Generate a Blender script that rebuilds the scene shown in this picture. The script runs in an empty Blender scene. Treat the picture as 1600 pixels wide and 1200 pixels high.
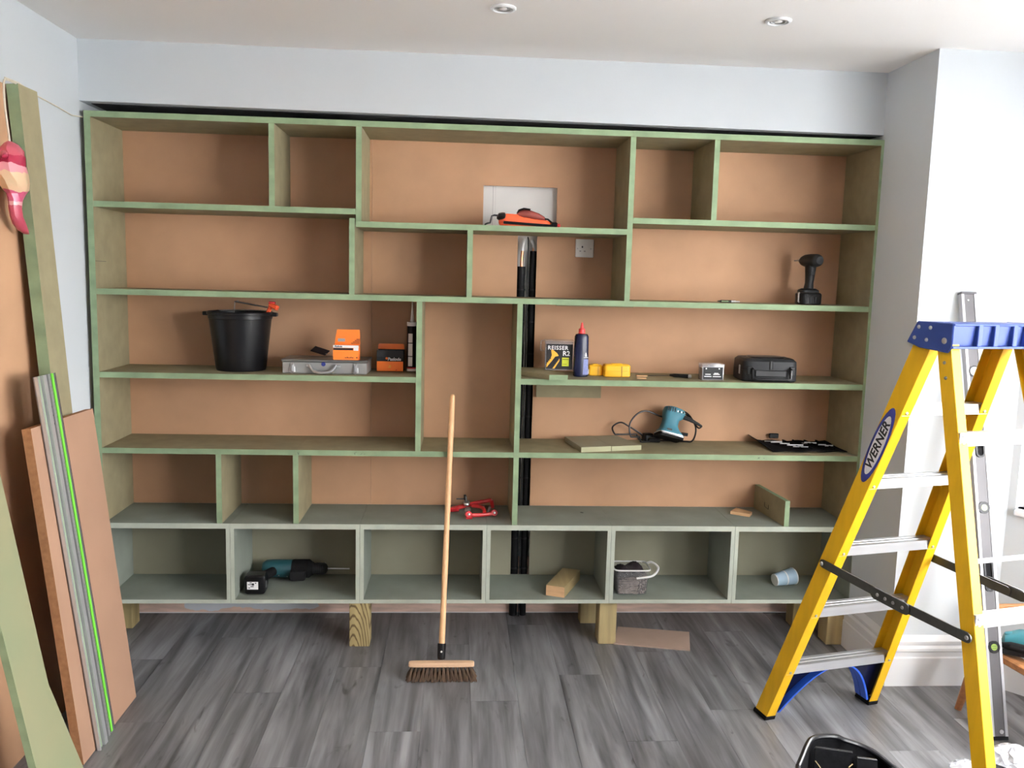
import bpy, bmesh, math, random
from mathutils import Vector, Matrix
random.seed(7)
SC = bpy.context.scene
COL = SC.collection
V = Vector

# ------------------------------------------------------------------ camera
CAM = V((1.5676, -3.7092, 1.6912)); YAW, PITCH, ROLL, FPX = 0.0664, 0.1237, 0.0253, 1311.667
_f = V((math.sin(YAW)*math.cos(PITCH), math.cos(YAW)*math.cos(PITCH), -math.sin(PITCH)))
_r0 = V((math.cos(YAW), -math.sin(YAW), 0)); _u0 = _r0.cross(_f)
_r = math.cos(ROLL)*_r0 + math.sin(ROLL)*_u0; _u = -math.sin(ROLL)*_r0 + math.cos(ROLL)*_u0
cd = bpy.data.cameras.new('camera'); cam = bpy.data.objects.new('camera', cd); COL.objects.link(cam)
cd.sensor_width = 36.0; cd.lens = FPX/1600*36; cd.clip_start = 0.05
cam.matrix_world = Matrix(((_r.x, _u.x, -_f.x, CAM.x), (_r.y, _u.y, -_f.y, CAM.y), (_r.z, _u.z, -_f.z, CAM.z), (0, 0, 0, 1)))
SC.camera = cam

# ------------------------------------------------------------------ light and exposure
SC.view_settings.view_transform = 'Standard'; SC.view_settings.look = 'None'
SC.view_settings.exposure = 0.08; SC.view_settings.gamma = 1.0; SC.view_settings.use_curve_mapping = False
SC.cycles.use_denoising = True
SC.cycles.max_bounces = 14; SC.cycles.diffuse_bounces = 8; SC.cycles.transparent_max_bounces = 12
SC.cycles.sample_clamp_indirect = 8.0; SC.cycles.caustics_reflective = False; SC.cycles.caustics_refractive = False
W = bpy.data.worlds.new('overcast_sky'); SC.world = W; W.use_nodes = True
W.node_tree.nodes['Background'].inputs[0].default_value = (0.985, 0.99, 1.0, 1)
W.node_tree.nodes['Background'].inputs[1].default_value = 34.0

SUN = bpy.data.lights.new('bounce_sun', 'SUN'); SUN.energy = 130.0; SUN.angle = .01     # high sun, added to brighten the ceiling by bounce off the ground outside
bounce_sun = bpy.data.objects.new('bounce_sun', SUN); COL.objects.link(bounce_sun); bounce_sun.rotation_euler = V((.55, .10, -.80)).to_track_quat('-Z', 'Y').to_euler()

def portal(c, n, w, h):
    l = bpy.data.lights.new('window_portal', 'AREA'); l.shape = 'RECTANGLE'; l.size = w; l.size_y = h
    l.cycles.is_portal = True
    o = bpy.data.objects.new('window_portal', l); COL.objects.link(o)
    o.location = c; o.rotation_euler = V(n).to_track_quat('-Z', 'Z').to_euler()

# ------------------------------------------------------------------ pixel -> point on a real plane of the room
def ray(px, py): return _f + (px-800)/FPX*_r - (py-600)/FPX*_u
def at(px, py, ax, val):
    d = ray(px, py); return CAM + d*((val-CAM[ax])/d[ax])
def FY(px, py, y): return at(px, py, 1, y)
def FZ(px, py, z): return at(px, py, 2, z)
def FX(px, py, x): return at(px, py, 0, x)
def on_plane(px, py, p0, n):
    d = ray(px, py); return CAM + d*((V(p0)-CAM).dot(n)/d.dot(n))

# ------------------------------------------------------------------ mesh builder
class MB:
    def __init__(s): s.v = []; s.f = []; s.m = []
    def add(s, vs, fs, mi=0):
        b = len(s.v); s.v += [V(p) for p in vs]
        for k, f in enumerate(fs):
            s.f.append(tuple(i+b for i in f)); s.m.append(mi[k] if isinstance(mi, (list, tuple)) else mi)
        return s
    def box(s, x0, x1, y0, y1, z0, z1, mi=0, front=None):
        vs = [(x0,y0,z0),(x1,y0,z0),(x1,y1,z0),(x0,y1,z0),(x0,y0,z1),(x1,y0,z1),(x1,y1,z1),(x0,y1,z1)]
        fs = [(0,3,2,1),(4,5,6,7),(0,1,5,4),(1,2,6,5),(2,3,7,6),(3,0,4,7)]
        return s.add(vs, fs, [mi, mi, mi if front is None else front, mi, mi, mi])
    def obox(s, c, size, R=None, mi=0):
        R = R or Matrix.Identity(3); a, b, d = [k/2 for k in size]; c = V(c)
        vs = [c + R @ V((x*a, y*b, z*d)) for z in (-1,1) for x, y in ((-1,-1),(1,-1),(1,1),(-1,1))]
        return s.add(vs, [(0,3,2,1),(4,5,6,7),(0,1,5,4),(1,2,6,5),(2,3,7,6),(3,0,4,7)], mi)
    def loft(s, A, B, mi=0, caps=True):
        n = len(A); fs = [(i, (i+1) % n, n+(i+1) % n, n+i) for i in range(n)]
        if caps: fs += [tuple(range(n-1, -1, -1)), tuple(range(n, 2*n))]
        return s.add(list(A)+list(B), fs, mi)
    def rings(s, R, mi=0, closed=True, caps=True):
        n = len(R[0]); vs = [p for r in R for p in r]; fs = []
        for k in range(len(R)-1):
            for i in range(n if closed else n-1):
                j = (i+1) % n; fs.append((k*n+i, k*n+j, (k+1)*n+j, (k+1)*n+i))
        if caps: fs += [tuple(range(n-1, -1, -1)), tuple(range((len(R)-1)*n, len(R)*n))]
        return s.add(vs, fs, mi)
    def tube(s, pts, r, n=8, mi=0):
        pts = [V(p) for p in pts]; R = []; up = None
        for k, p in enumerate(pts):
            t = (pts[min(k+1, len(pts)-1)] - pts[max(k-1, 0)]).normalized()
            if up is None: up = t.orthogonal().normalized()
            a = (up - t*up.dot(t)).normalized(); up = a; b = t.cross(a)
            rr = r[k] if isinstance(r, (list, tuple)) else r
            R.append([p + rr*(math.cos(2*math.pi*i/n)*a + math.sin(2*math.pi*i/n)*b) for i in range(n)])
        return s.rings(R, mi)
    def lathe(s, prof, n=20, c=(0,0,0), ax=(0,0,1), mi=0, sx=1, sy=1):
        ax = V(ax).normalized(); a = ax.orthogonal().normalized() if abs(ax.z) < .99 else V((1,0,0)); b = ax.cross(a); c = V(c)
        R = [[c + ax*h + max(r, 1e-5)*(sx*math.cos(2*math.pi*i/n)*a + sy*math.sin(2*math.pi*i/n)*b) for i in range(n)] for r, h in prof]
        return s.rings(R, mi)
    def prism(s, poly, d, mi=0):
        d = V(d); return s.loft([V(p) for p in poly], [V(p)+d for p in poly], mi)
    def build(s, name, mats, parent=None, bevel=0, smooth=True, off=None, seg=1):
        bm = bmesh.new(); o3 = V(off) if off is not None else V((0,0,0))
        vs = [bm.verts.new(p-o3) for p in s.v]
        for f, m in zip(s.f, s.m):
            try: g = bm.faces.new([vs[i] for i in f]); g.material_index = m; g.smooth = smooth
            except ValueError: pass
        bmesh.ops.recalc_face_normals(bm, faces=bm.faces)
        if bevel:
            es = [e for e in bm.edges if len(e.link_faces) == 2 and e.calc_face_angle(0) > .5]
            bmesh.ops.bevel(bm, geom=es, offset=bevel, segments=seg, affect='EDGES', profile=.5, clamp_overlap=True)
        me = bpy.data.meshes.new(name); bm.to_mesh(me); bm.free()
        if smooth:
            for p in me.polygons: p.use_smooth = True
            me.set_sharp_from_angle(angle=.6)
        for m in (mats if isinstance(mats, (list, tuple)) else [mats]): me.materials.append(m)
        o = bpy.data.objects.new(name, me); COL.objects.link(o)
        if parent: o.parent = parent
        return o

def rotz(a): return Matrix.Rotation(a, 3, 'Z')
def frame(x, y):            # matrix with the given x and y directions
    x = V(x).normalized(); y = V(y); y = (y - x*y.dot(x)).normalized(); z = x.cross(y)
    return Matrix((x, y, z)).transposed()
def thing(name, label, cat, loc=(0,0,0), rz=0, group=None, R=None):
    o = bpy.data.objects.new(name, None); COL.objects.link(o); o.empty_display_size = .05
    o.location = loc
    if R is not None: o.rotation_euler = R.to_euler()
    else: o.rotation_euler = (0, 0, rz)
    o['label'] = label; o['category'] = cat
    if group: o['group'] = group
    return o
def tag(o, label, cat, group=None):
    o['label'] = label; o['category'] = cat
    if group: o['group'] = group
    return o
def struct(o): o['kind'] = 'structure'; return o
def text(name, s, size, mat, parent, loc, R, bold=0, shear=0, depth=.0004, align='LEFT', space=1.0):
    c = bpy.data.curves.new(name, 'FONT'); c.body = s; c.size = size; c.offset = bold; c.shear = shear; c.extrude = depth
    c.align_x = align; c.align_y = 'CENTER'; c.resolution_u = 3; c.space_character = space
    t = bpy.data.objects.new(name+'_font', c); COL.objects.link(t)
    dg = bpy.context.evaluated_depsgraph_get(); me = bpy.data.meshes.new_from_object(t.evaluated_get(dg))
    bpy.data.objects.remove(t); bpy.data.curves.remove(c)
    me.name = name; me.materials.clear(); me.materials.append(mat)
    o = bpy.data.objects.new(name, me); COL.objects.link(o); o.parent = parent
    M = R.to_4x4(); M.translation = V(loc); o.matrix_local = M
    return o

# ------------------------------------------------------------------ materials
def nd(nt, t, **k):
    n = nt.nodes.new(t)
    for a, b in k.items(): setattr(n, a, b)
    return n
def mat(name, col, rough=.5, metal=0, var=.12, scale=8, stretch=(1,1,1), bump=0, detail=4, col2=None, coat=0, spec=.5, bscale=None, lo=.3, hi=.7):
    m = bpy.data.materials.new(name); m.use_nodes = True; nt = m.node_tree; L = nt.links.new
    b = nt.nodes['Principled BSDF']; b.inputs['Roughness'].default_value = rough; b.inputs['Metallic'].default_value = metal
    b.inputs['Specular IOR Level'].default_value = spec; b.inputs['Coat Weight'].default_value = coat
    tc = nd(nt, 'ShaderNodeTexCoord'); mp = nd(nt, 'ShaderNodeMapping'); mp.inputs['Scale'].default_value = stretch
    L(tc.outputs['Object'], mp.inputs['Vector'])
    nz = nd(nt, 'ShaderNodeTexNoise'); nz.inputs['Scale'].default_value = scale; nz.inputs['Detail'].default_value = detail
    L(mp.outputs[0], nz.inputs['Vector'])
    cr = nd(nt, 'ShaderNodeValToRGB'); cr.color_ramp.elements[0].position = lo; cr.color_ramp.elements[1].position = hi
    c2 = col2 or tuple(min(1, c*(1+var)) for c in col); c1 = col if col2 else tuple(c*(1-var) for c in col)
    cr.color_ramp.elements[0].color = (*c1, 1); cr.color_ramp.elements[1].color = (*c2, 1)
    L(nz.outputs['Fac'], cr.inputs[0]); L(cr.outputs[0], b.inputs['Base Color'])
    if bump:
        n2 = nz
        if bscale:
            n2 = nd(nt, 'ShaderNodeTexNoise'); n2.inputs['Scale'].default_value = bscale; L(mp.outputs[0], n2.inputs['Vector'])
        bp = nd(nt, 'ShaderNodeBump'); bp.inputs['Strength'].default_value = bump; bp.inputs['Distance'].default_value = .004
        L(n2.outputs['Fac'], bp.inputs['Height']); L(bp.outputs[0], b.inputs['Normal'])
    return m

M = {}
M['wall'] = mat('wall_paint', (.62,.655,.685), .75, var=.015, scale=3, bump=.05, bscale=120, spec=.2)
M['wall_white'] = mat('white_plaster', (.78,.76,.74), .8, var=.05, scale=6, spec=.2)
M['ceiling'] = mat('ceiling_paint', (.92,.895,.875), .85, var=.01, scale=2, spec=.15)
M['trim'] = mat('white_gloss', (.85,.86,.88), .3, var=.01)
M['void'] = mat('dark_gap_shade', (.05,.05,.055), .9, var=.3, scale=5)  # near-black: shade of the soffit gap as colour; also the slab under the planks
M['mdf_face'] = mat('olive_mdf_face', (.275,.24,.145), .7, var=.10, scale=14, spec=.25, bump=.03, bscale=300)
M['mdf_edge'] = mat('green_mdf_edge', (.235,.315,.19), .75, var=.16, scale=9, stretch=(1,1,1.5), spec=.2, bump=.05, bscale=250)
M['mdf_brown'] = mat('brown_mdf', (.465,.272,.160), .65, var=.07, scale=5, spec=.25, bump=.02, bscale=300)
M['mdf_brown_dark'] = mat('brown_mdf_cut_edge', (.33,.16,.075), .8, var=.15, scale=60, spec=.2)
M['mdf_plank'] = mat('pinkish_mdf', (.38,.225,.15), .65, var=.05, scale=4, spec=.25)
M['base_face'] = mat('dusty_green_board', (.25,.275,.235), .8, var=.12, scale=5, stretch=(1,1,1), spec=.2, detail=6)
M['base_edge'] = mat('pale_dusty_edge', (.43,.46,.385), .8, var=.10, scale=10, spec=.2)
M['base_back'] = mat('drab_back_board', (.27,.255,.185), .8, var=.08, scale=4, spec=.2)
M['bright_green'] = mat('fresh_green_mdf', (.235,.265,.155), .7, var=.08, scale=3, col2=(.29,.275,.16), spec=.2)
M['black'] = mat('black_plastic', (.006,.006,.007), .32, var=.2, scale=20, spec=.3)
M['black_matt'] = mat('black_rubber', (.007,.007,.008), .75, var=.25, scale=30, spec=.2)
M['darkgrey'] = mat('dark_grey_plastic', (.017,.018,.020), .5, var=.15, scale=20, spec=.22)
M['greymetal'] = mat('grey_metal_paint', (.32,.325,.32), .38, .35, var=.06, scale=12)
M['steel'] = mat('bright_steel', (.55,.55,.56), .3, .9, var=.06, scale=30)
M['darksteel'] = mat('dark_steel', (.10,.105,.10), .42, .7, var=.15, scale=30)
M['alu'] = mat('aluminium', (.56,.56,.57), .38, .75, var=.05, scale=20, stretch=(.3,4,4))
M['copper'] = mat('copper', (.75,.34,.18), .3, 1, var=.08, scale=20)
M['white_plastic'] = mat('white_plastic', (.80,.79,.77), .35, var=.02)
M['orange'] = mat('orange_card', (.95,.20,.02), .45, var=.03, scale=10)
M['orange2'] = mat('orange_plastic', (.80,.10,.03), .35, var=.08, scale=12)
M['red'] = mat('red_enamel', (.55,.02,.025), .3, var=.12, scale=20)
M['red_cap'] = mat('red_cap_plastic', (.80,.05,.05), .35, var=.05)
M['darkred'] = mat('dark_red_plastic', (.20,.035,.025), .5, var=.15, scale=15)
M['navy'] = mat('navy_bottle_plastic', (.006,.009,.036), .25, var=.1, spec=.35)
M['yellow_case'] = mat('yellow_case_plastic', (.90,.48,.02), .4, var=.04)
M['ladder'] = mat('yellow_fibreglass', (.70,.40,.010), .45, var=.07, scale=6, stretch=(6,6,1), bump=.04, spec=.35)
M['cap_blue'] = mat('blue_cap_plastic', (.028,.055,.22), .5, var=.06, spec=.25)
M['blue'] = mat('bright_blue_plastic', (.025,.10,.55), .4, var=.06)
M['navy_print'] = mat('navy_print', (.02,.03,.20), .5, var=.03)
M['white_print'] = mat('white_print', (.85,.85,.85), .5, var=.01)
M['grey_print'] = mat('grey_print', (.33,.31,.33), .5, var=.03)
M['black_print'] = mat('black_print', (.01,.01,.012), .5, var=.1)
M['yellow_print'] = mat('amber_print', (.85,.42,.04), .5, var=.05)
M['lime_print'] = mat('lime_print', (.62,.66,.03), .5, var=.05)
M['blueprint'] = mat('pale_blue_print', (.16,.19,.42), .5, var=.2, scale=120)
M['teal'] = mat('teal_plastic', (.035,.19,.23), .42, var=.10, scale=14)
M['teal_dark'] = mat('dark_teal_plastic', (.012,.07,.085), .45, var=.12, scale=14)
M['teal_light'] = mat('dusty_teal_plastic', (.06,.20,.26), .5, var=.10, spec=.3, scale=14)
M['cup'] = mat('pale_blue_paper', (.40,.55,.68), .5, var=.05, scale=20)
M['paper'] = mat('white_paper', (.80,.78,.74), .6, var=.02)
M['card'] = mat('brown_cardboard', (.42,.31,.25), .85, var=.05, scale=10, spec=.1)
M['beech'] = mat('beech_handle', (.68,.40,.20), .45, var=.12, scale=5, stretch=(20,20,1.2), detail=6)
M['beech_block'] = mat('beech_block', (.66,.43,.27), .5, var=.10, scale=5, stretch=(1,18,18), detail=6)
M['bristle'] = mat('brown_bristle', (.075,.042,.022), .85, var=.35, scale=60)
M['pine'] = mat('pine_offcut', (.36,.27,.13), .6, var=.14, scale=3, stretch=(14,1,14), detail=6)
M['pine_end'] = mat('pine_end_grain', (.58,.36,.19), .7, var=.10, scale=14, stretch=(1,1,5))
M['post'] = mat('treated_timber', (.33,.25,.11), .7, var=.28, scale=3.0, stretch=(10,10,1.1), detail=5, bump=.15)
M['post2'] = mat('treated_timber_plain', (.40,.31,.15), .7, var=.16, scale=3, stretch=(14,14,1), detail=5)
M['chair'] = mat('red_brown_wood', (.30,.12,.045), .4, var=.25, scale=4, stretch=(3,12,12), detail=5)
M['chair_light'] = mat('worn_brown_wood', (.45,.20,.08), .45, var=.25, scale=4, stretch=(3,12,12), detail=5)
M['bag'] = mat('black_bag_fabric', (.007,.007,.008), .9, var=.3, scale=60, bump=.2, spec=.1)
M['bag_trim'] = mat('black_glossy_binding', (.010,.010,.012), .28, var=.2, scale=20)
M['cream_cord'] = mat('cream_cord', (.68,.62,.50), .7, var=.1, scale=60)
M['level'] = mat('level_grey_body', (.085,.080,.085), .42, .3, var=.04, scale=20)
M['level_light'] = mat('level_bright_edge', (.38,.38,.40), .4, .3, var=.03)
M['rail_grey'] = mat('guide_rail_grey', (.21,.205,.21), .42, .5, var=.05, scale=25)
M['rail_light'] = mat('guide_rail_silver', (.60,.60,.60), .33, .6, var=.04, scale=25)
M['rail_green'] = mat('guide_rail_green', (.17,.60,.05), .5, var=.05)
M['rail_pale'] = mat('guide_rail_pale_green', (.38,.48,.33), .45, .2, var=.05)
M['screws'] = mat('zinc_screws', (.36,.29,.26), .4, .4, var=.3, scale=60)
M['fabric_dark'] = mat('dark_plum_fabric', (.020,.012,.016), .85, var=.3, scale=40, bump=.3)
M['vial'] = mat('green_vial', (.22,.32,.07), .2, var=.03)

def clear_mat(name, tint=(.95,.97,1), gloss=.10, opac=0.0, rough=.05):
    m = bpy.data.materials.new(name); m.use_nodes = True; nt = m.node_tree; nt.nodes.clear(); L = nt.links.new
    o = nd(nt, 'ShaderNodeOutputMaterial'); t = nd(nt, 'ShaderNodeBsdfTransparent'); t.inputs[0].default_value = (*tint, 1)
    g = nd(nt, 'ShaderNodeBsdfGlossy'); g.inputs['Roughness'].default_value = rough
    d = nd(nt, 'ShaderNodeBsdfDiffuse'); d.inputs[0].default_value = (.8,.82,.85,1)
    a = nd(nt, 'ShaderNodeMixShader'); a.inputs[0].default_value = gloss
    b = nd(nt, 'ShaderNodeMixShader'); b.inputs[0].default_value = opac
    L(t.outputs[0], a.inputs[1]); L(g.outputs[0], a.inputs[2]); L(a.outputs[0], b.inputs[1]); L(d.outputs[0], b.inputs[2]); L(b.outputs[0], o.inputs[0])
    return m
M['glass'] = clear_mat('window_glass', (1,1,1), .04)
M['clear'] = clear_mat('clear_plastic', (.95,.95,.96), .08, .10)
M['film'] = clear_mat('thin_plastic_film', (.97,.97,1), .16, .50, .2)

def floor_mat():
    m = bpy.data.materials.new('grey_oak_laminate'); m.use_nodes = True; nt = m.node_tree; L = nt.links.new
    b = nt.nodes['Principled BSDF']; b.inputs['Specular IOR Level'].default_value = .5
    g = nd(nt, 'ShaderNodeNewGeometry'); oi = nd(nt, 'ShaderNodeObjectInfo')
    mu = nd(nt, 'ShaderNodeMath', operation='MULTIPLY'); mu.inputs[1].default_value = 73.0; L(oi.outputs['Random'], mu.inputs[0])
    def noise(sc, st, det, dist=0):
        mp = nd(nt, 'ShaderNodeMapping'); mp.inputs['Scale'].default_value = st; L(g.outputs['Position'], mp.inputs['Vector'])
        n = nd(nt, 'ShaderNodeTexNoise', noise_dimensions='4D'); n.inputs['Scale'].default_value = sc; n.inputs['Detail'].default_value = det
        n.inputs['Distortion'].default_value = dist
        L(mp.outputs[0], n.inputs['Vector']); L(mu.outputs[0], n.inputs['W']); return n
    a = noise(1.0, (10, .95, 1), 5, 1.6); c = noise(1.0, (46, 2.4, 1), 5, .8); k = noise(1.0, (11, 3.4, 1), 3, 2.5)
    mix = nd(nt, 'ShaderNodeMath', operation='MULTIPLY_ADD'); mix.inputs[1].default_value = .76; L(a.outputs['Fac'], mix.inputs[0])
    m2 = nd(nt, 'ShaderNodeMath', operation='MULTIPLY'); m2.inputs[1].default_value = .24; L(c.outputs['Fac'], m2.inputs[0]); L(m2.outputs[0], mix.inputs[2])
    cr = nd(nt, 'ShaderNodeValToRGB'); e = cr.color_ramp.elements
    e[0].position = .33; e[0].color = (.072,.069,.072, 1); e[1].position = .68; e[1].color = (.315,.315,.33, 1)
    x = cr.color_ramp.elements.new(.5); x.color = (.175,.173,.18, 1)
    L(mix.outputs[0], cr.inputs[0])
    kr = nd(nt, 'ShaderNodeValToRGB'); kr.color_ramp.elements[0].position = .22; kr.color_ramp.elements[1].position = .36
    kr.color_ramp.elements[0].color = (.38,.35,.35,1); kr.color_ramp.elements[1].color = (1,1,1,1); L(k.outputs['Fac'], kr.inputs[0])
    mm = nd(nt, 'ShaderNodeMix', data_type='RGBA', blend_type='MULTIPLY'); mm.inputs[0].default_value = 1
    L(cr.outputs[0], mm.inputs[6]); L(kr.outputs[0], mm.inputs[7])
    br = nd(nt, 'ShaderNodeMapRange'); br.inputs['To Min'].default_value = .92; br.inputs['To Max'].default_value = 1.1; L(oi.outputs['Random'], br.inputs[0])
    m3 = nd(nt, 'ShaderNodeMix', data_type='RGBA', blend_type='MULTIPLY'); m3.inputs[0].default_value = 1
    L(mm.outputs[2], m3.inputs[6]); L(br.outputs[0], m3.inputs[7]); L(m3.outputs[2], b.inputs['Base Color'])
    b.inputs['Roughness'].default_value = .36
    bp = nd(nt, 'ShaderNodeBump'); bp.inputs['Strength'].default_value = .12; bp.inputs['Distance'].default_value = .002
    L(c.outputs['Fac'], bp.inputs['Height']); L(bp.outputs[0], b.inputs['Normal'])
    return m
M['floor'] = floor_mat()

def plaster_mat():           # bare pink plaster with one brushed patch of white paint
    m = mat('bare_pink_plaster', (.78,.57,.47), .85, var=.2, scale=7, stretch=(1,1,6), spec=.1)
    nt = m.node_tree; L = nt.links.new; b = nt.nodes['Principled BSDF']; src = b.inputs['Base Color'].links[0].from_socket
    tc = nd(nt, 'ShaderNodeNewGeometry'); sp = nd(nt, 'ShaderNodeSeparateXYZ'); L(tc.outputs['Position'], sp.inputs[0])
    nz = nd(nt, 'ShaderNodeTexNoise'); nz.inputs['Scale'].default_value = 14; L(tc.outputs['Position'], nz.inputs['Vector'])
    def op(o, *a):
        n = nd(nt, 'ShaderNodeMath', operation=o)
        for i, q in enumerate(a):
            if isinstance(q, (int, float)): n.inputs[i].default_value = q
            else: L(q, n.inputs[i])
        return n.outputs[0]
    dx = op('ABSOLUTE', op('SUBTRACT', sp.outputs[0], .56)); ex = op('SUBTRACT', .34, dx)
    ez = op('SUBTRACT', sp.outputs[2], .024); v = op('MINIMUM', op('MULTIPLY', ex, .3), ez)
    v = op('ADD', v, op('MULTIPLY', op('SUBTRACT', nz.outputs['Fac'], .5), .05)); f = op('GREATER_THAN', v, 0)
    mx = nd(nt, 'ShaderNodeMix', data_type='RGBA'); L(f, mx.inputs[0]); L(src, mx.inputs[6]); mx.inputs[7].default_value = (.72,.74,.78,1)
    L(mx.outputs[2], b.inputs['Base Color']); return m
M['plaster'] = plaster_mat()

def ring_mat():
    m = mat('treated_timber_rings', (.36,.28,.13), .7, var=.15, scale=4, stretch=(10,10,1)); nt = m.node_tree; L = nt.links.new; b = nt.nodes['Principled BSDF']
    src = b.inputs['Base Color'].links[0].from_socket
    tc = nd(nt, 'ShaderNodeTexCoord'); mp = nd(nt, 'ShaderNodeMapping'); mp.inputs['Location'].default_value = (-1.115, 0, .02); mp.inputs['Scale'].default_value = (1, 1, .22); L(tc.outputs['Object'], mp.inputs[0])
    w = nd(nt, 'ShaderNodeTexWave', wave_type='RINGS', rings_direction='Y'); w.inputs['Scale'].default_value = 30; w.inputs['Distortion'].default_value = 2.2; w.inputs['Detail'].default_value = 2; w.inputs['Detail Scale'].default_value = 1.5
    L(mp.outputs[0], w.inputs['Vector'])
    cr = nd(nt, 'ShaderNodeValToRGB'); cr.color_ramp.elements[0].position = .0; cr.color_ramp.elements[0].color = (.30,.24,.18,1); cr.color_ramp.elements[1].position = .35; cr.color_ramp.elements[1].color = (1,1,1,1); L(w.outputs['Fac'], cr.inputs[0])
    mx = nd(nt, 'ShaderNodeMix', data_type='RGBA', blend_type='MULTIPLY'); mx.inputs[0].default_value = 1; L(src, mx.inputs[6]); L(cr.outputs[0], mx.inputs[7]); L(mx.outputs[2], b.inputs['Base Color'])
    return m
M['post_rings'] = ring_mat()
def ornament_mat():          # painted bands along the ornament's height
    m = mat('painted_pink_bands', (.5,.03,.09), .3, var=.4, scale=40); nt = m.node_tree; L = nt.links.new; b = nt.nodes['Principled BSDF']
    src = b.inputs['Base Color'].links[0].from_socket
    tc = nd(nt, 'ShaderNodeTexCoord'); sp = nd(nt, 'ShaderNodeSeparateXYZ'); L(tc.outputs['Object'], sp.inputs[0])
    nz = nd(nt, 'ShaderNodeTexNoise'); nz.inputs['Scale'].default_value = 30; L(tc.outputs['Object'], nz.inputs['Vector'])
    ad = nd(nt, 'ShaderNodeMath', operation='MULTIPLY_ADD'); ad.inputs[1].default_value = .03; L(nz.outputs['Fac'], ad.inputs[0]); L(sp.outputs[2], ad.inputs[2])
    mr = nd(nt, 'ShaderNodeMapRange'); mr.inputs['From Min'].default_value = -.36; mr.inputs['From Max'].default_value = .03; L(ad.outputs[0], mr.inputs[0])
    cr = nd(nt, 'ShaderNodeValToRGB'); cr.color_ramp.interpolation = 'CONSTANT'; e = cr.color_ramp.elements
    e[0].position = 0; e[0].color = (.36,.065,.095,1); e[1].position = .42; e[1].color = (.70,.45,.45,1)
    for p, c in ((.46,(.50,.10,.19)), (.55,(.74,.60,.36)), (.70,(.75,.35,.38)), (.76,(.25,.012,.035)), (.84,(.42,.10,.12))):
        x = e.new(p); x.color = (*c, 1)
    L(mr.outputs[0], cr.inputs[0])
    mx = nd(nt, 'ShaderNodeMix', data_type='RGBA'); mx.inputs[0].default_value = .2; L(cr.outputs[0], mx.inputs[6]); L(src, mx.inputs[7]); L(mx.outputs[2], b.inputs['Base Color'])
    return m
M['ornament'] = ornament_mat()

# ================================================================== ROOM
XL, XR, YB = -.022, 3.44, .40          # left wall, right return, alcove back wall
YC = -.385                             # wall to the right of the alcove, facing the room
ZC = 2.635
P1 = V((3.905, YC, 0)); P2 = V((4.45, -1.02, 0)); P3 = V((4.45, -3.35, 0)); P4 = V((3.905, -4.0, 0)); P5 = V((XR, -4.0, 0)); YR = -6.2

def wall_run(name, a, b, z0, z1, mat_, hole=None, th=.16, inside=None):
    """wall between floor points a and b, thickness away from the room, an optional window hole (u0,u1,z0,z1)"""
    a, b = V(a), V(b); d = (b-a); n = d.length; d.normalize(); nn = V((-d.y, d.x, 0))
    if (inside - a).dot(nn) > 0: nn = -nn
    m = MB()
    def piece(u0, u1, w0, w1):
        A = [a+d*u0+V((0,0,w0)), a+d*u1+V((0,0,w0)), a+d*u1+V((0,0,w1)), a+d*u0+V((0,0,w1))]
        m.prism(A, nn*th)
    if hole is None: piece(0, n, z0, z1)
    else:
        u0, u1, h0, h1 = hole
        piece(0, u0, z0, z1); piece(u1, n, z0, z1); piece(u0, u1, z0, h0); piece(u0, u1, h1, z1)
    return struct(m.build(name, mat_, smooth=False)), d, nn
CEN = V((2, -2.5, 0))
def window(idx, a, d, nn, hole, bars):
    u0, u1, h0, h1 = hole; R = Matrix((d, nn, V((0,0,1)))).transposed()
    t = bpy.data.objects.new('window_%d' % idx, None); COL.objects.link(t); t['kind'] = 'structure'
    o = V(a)+d*u0+nn*.05; t.location = o; t.rotation_euler = R.to_euler()
    w = u1-u0; h = h1-h0
    m = MB(); s = .055
    for x0, x1, z0, z1 in ((0, s, 0, h), (w-s, w, 0, h), (s, w-s, 0, s), (s, w-s, h-s, h)): m.box(x0, x1, 0, .06, h0+z0, h0+z1)
    m.build('window_frame', M['trim'], t, bevel=.004)
    n = bars+1; step = (w-2*s)/n
    for k in range(1, n):
        MB().box(s+k*step-.025, s+k*step+.025, 0, .06, h0+s, h1-s).build('mullion', M['trim'], t, bevel=.004)
    MB().box(s, w-s, 0, .06, h0+h*.64, h0+h*.64+.045).build('transom', M['trim'], t, bevel=.004)
    for k in range(n):
        MB().box(s+k*step+(.025 if k else 0), s+(k+1)*step-(.025 if k < n-1 else 0), .025, .031, h0+s, h1-s).build('pane', M['glass'], t)
    MB().box(-.0, w+.0, -.075, .0, h0-.03, h0).build('window_sill', M['trim'], t, bevel=.006)
    c = V(a)+d*(u0+u1)/2+nn*.17+V((0,0,(h0+h1)/2)); portal(c, -nn, w, h)

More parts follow.
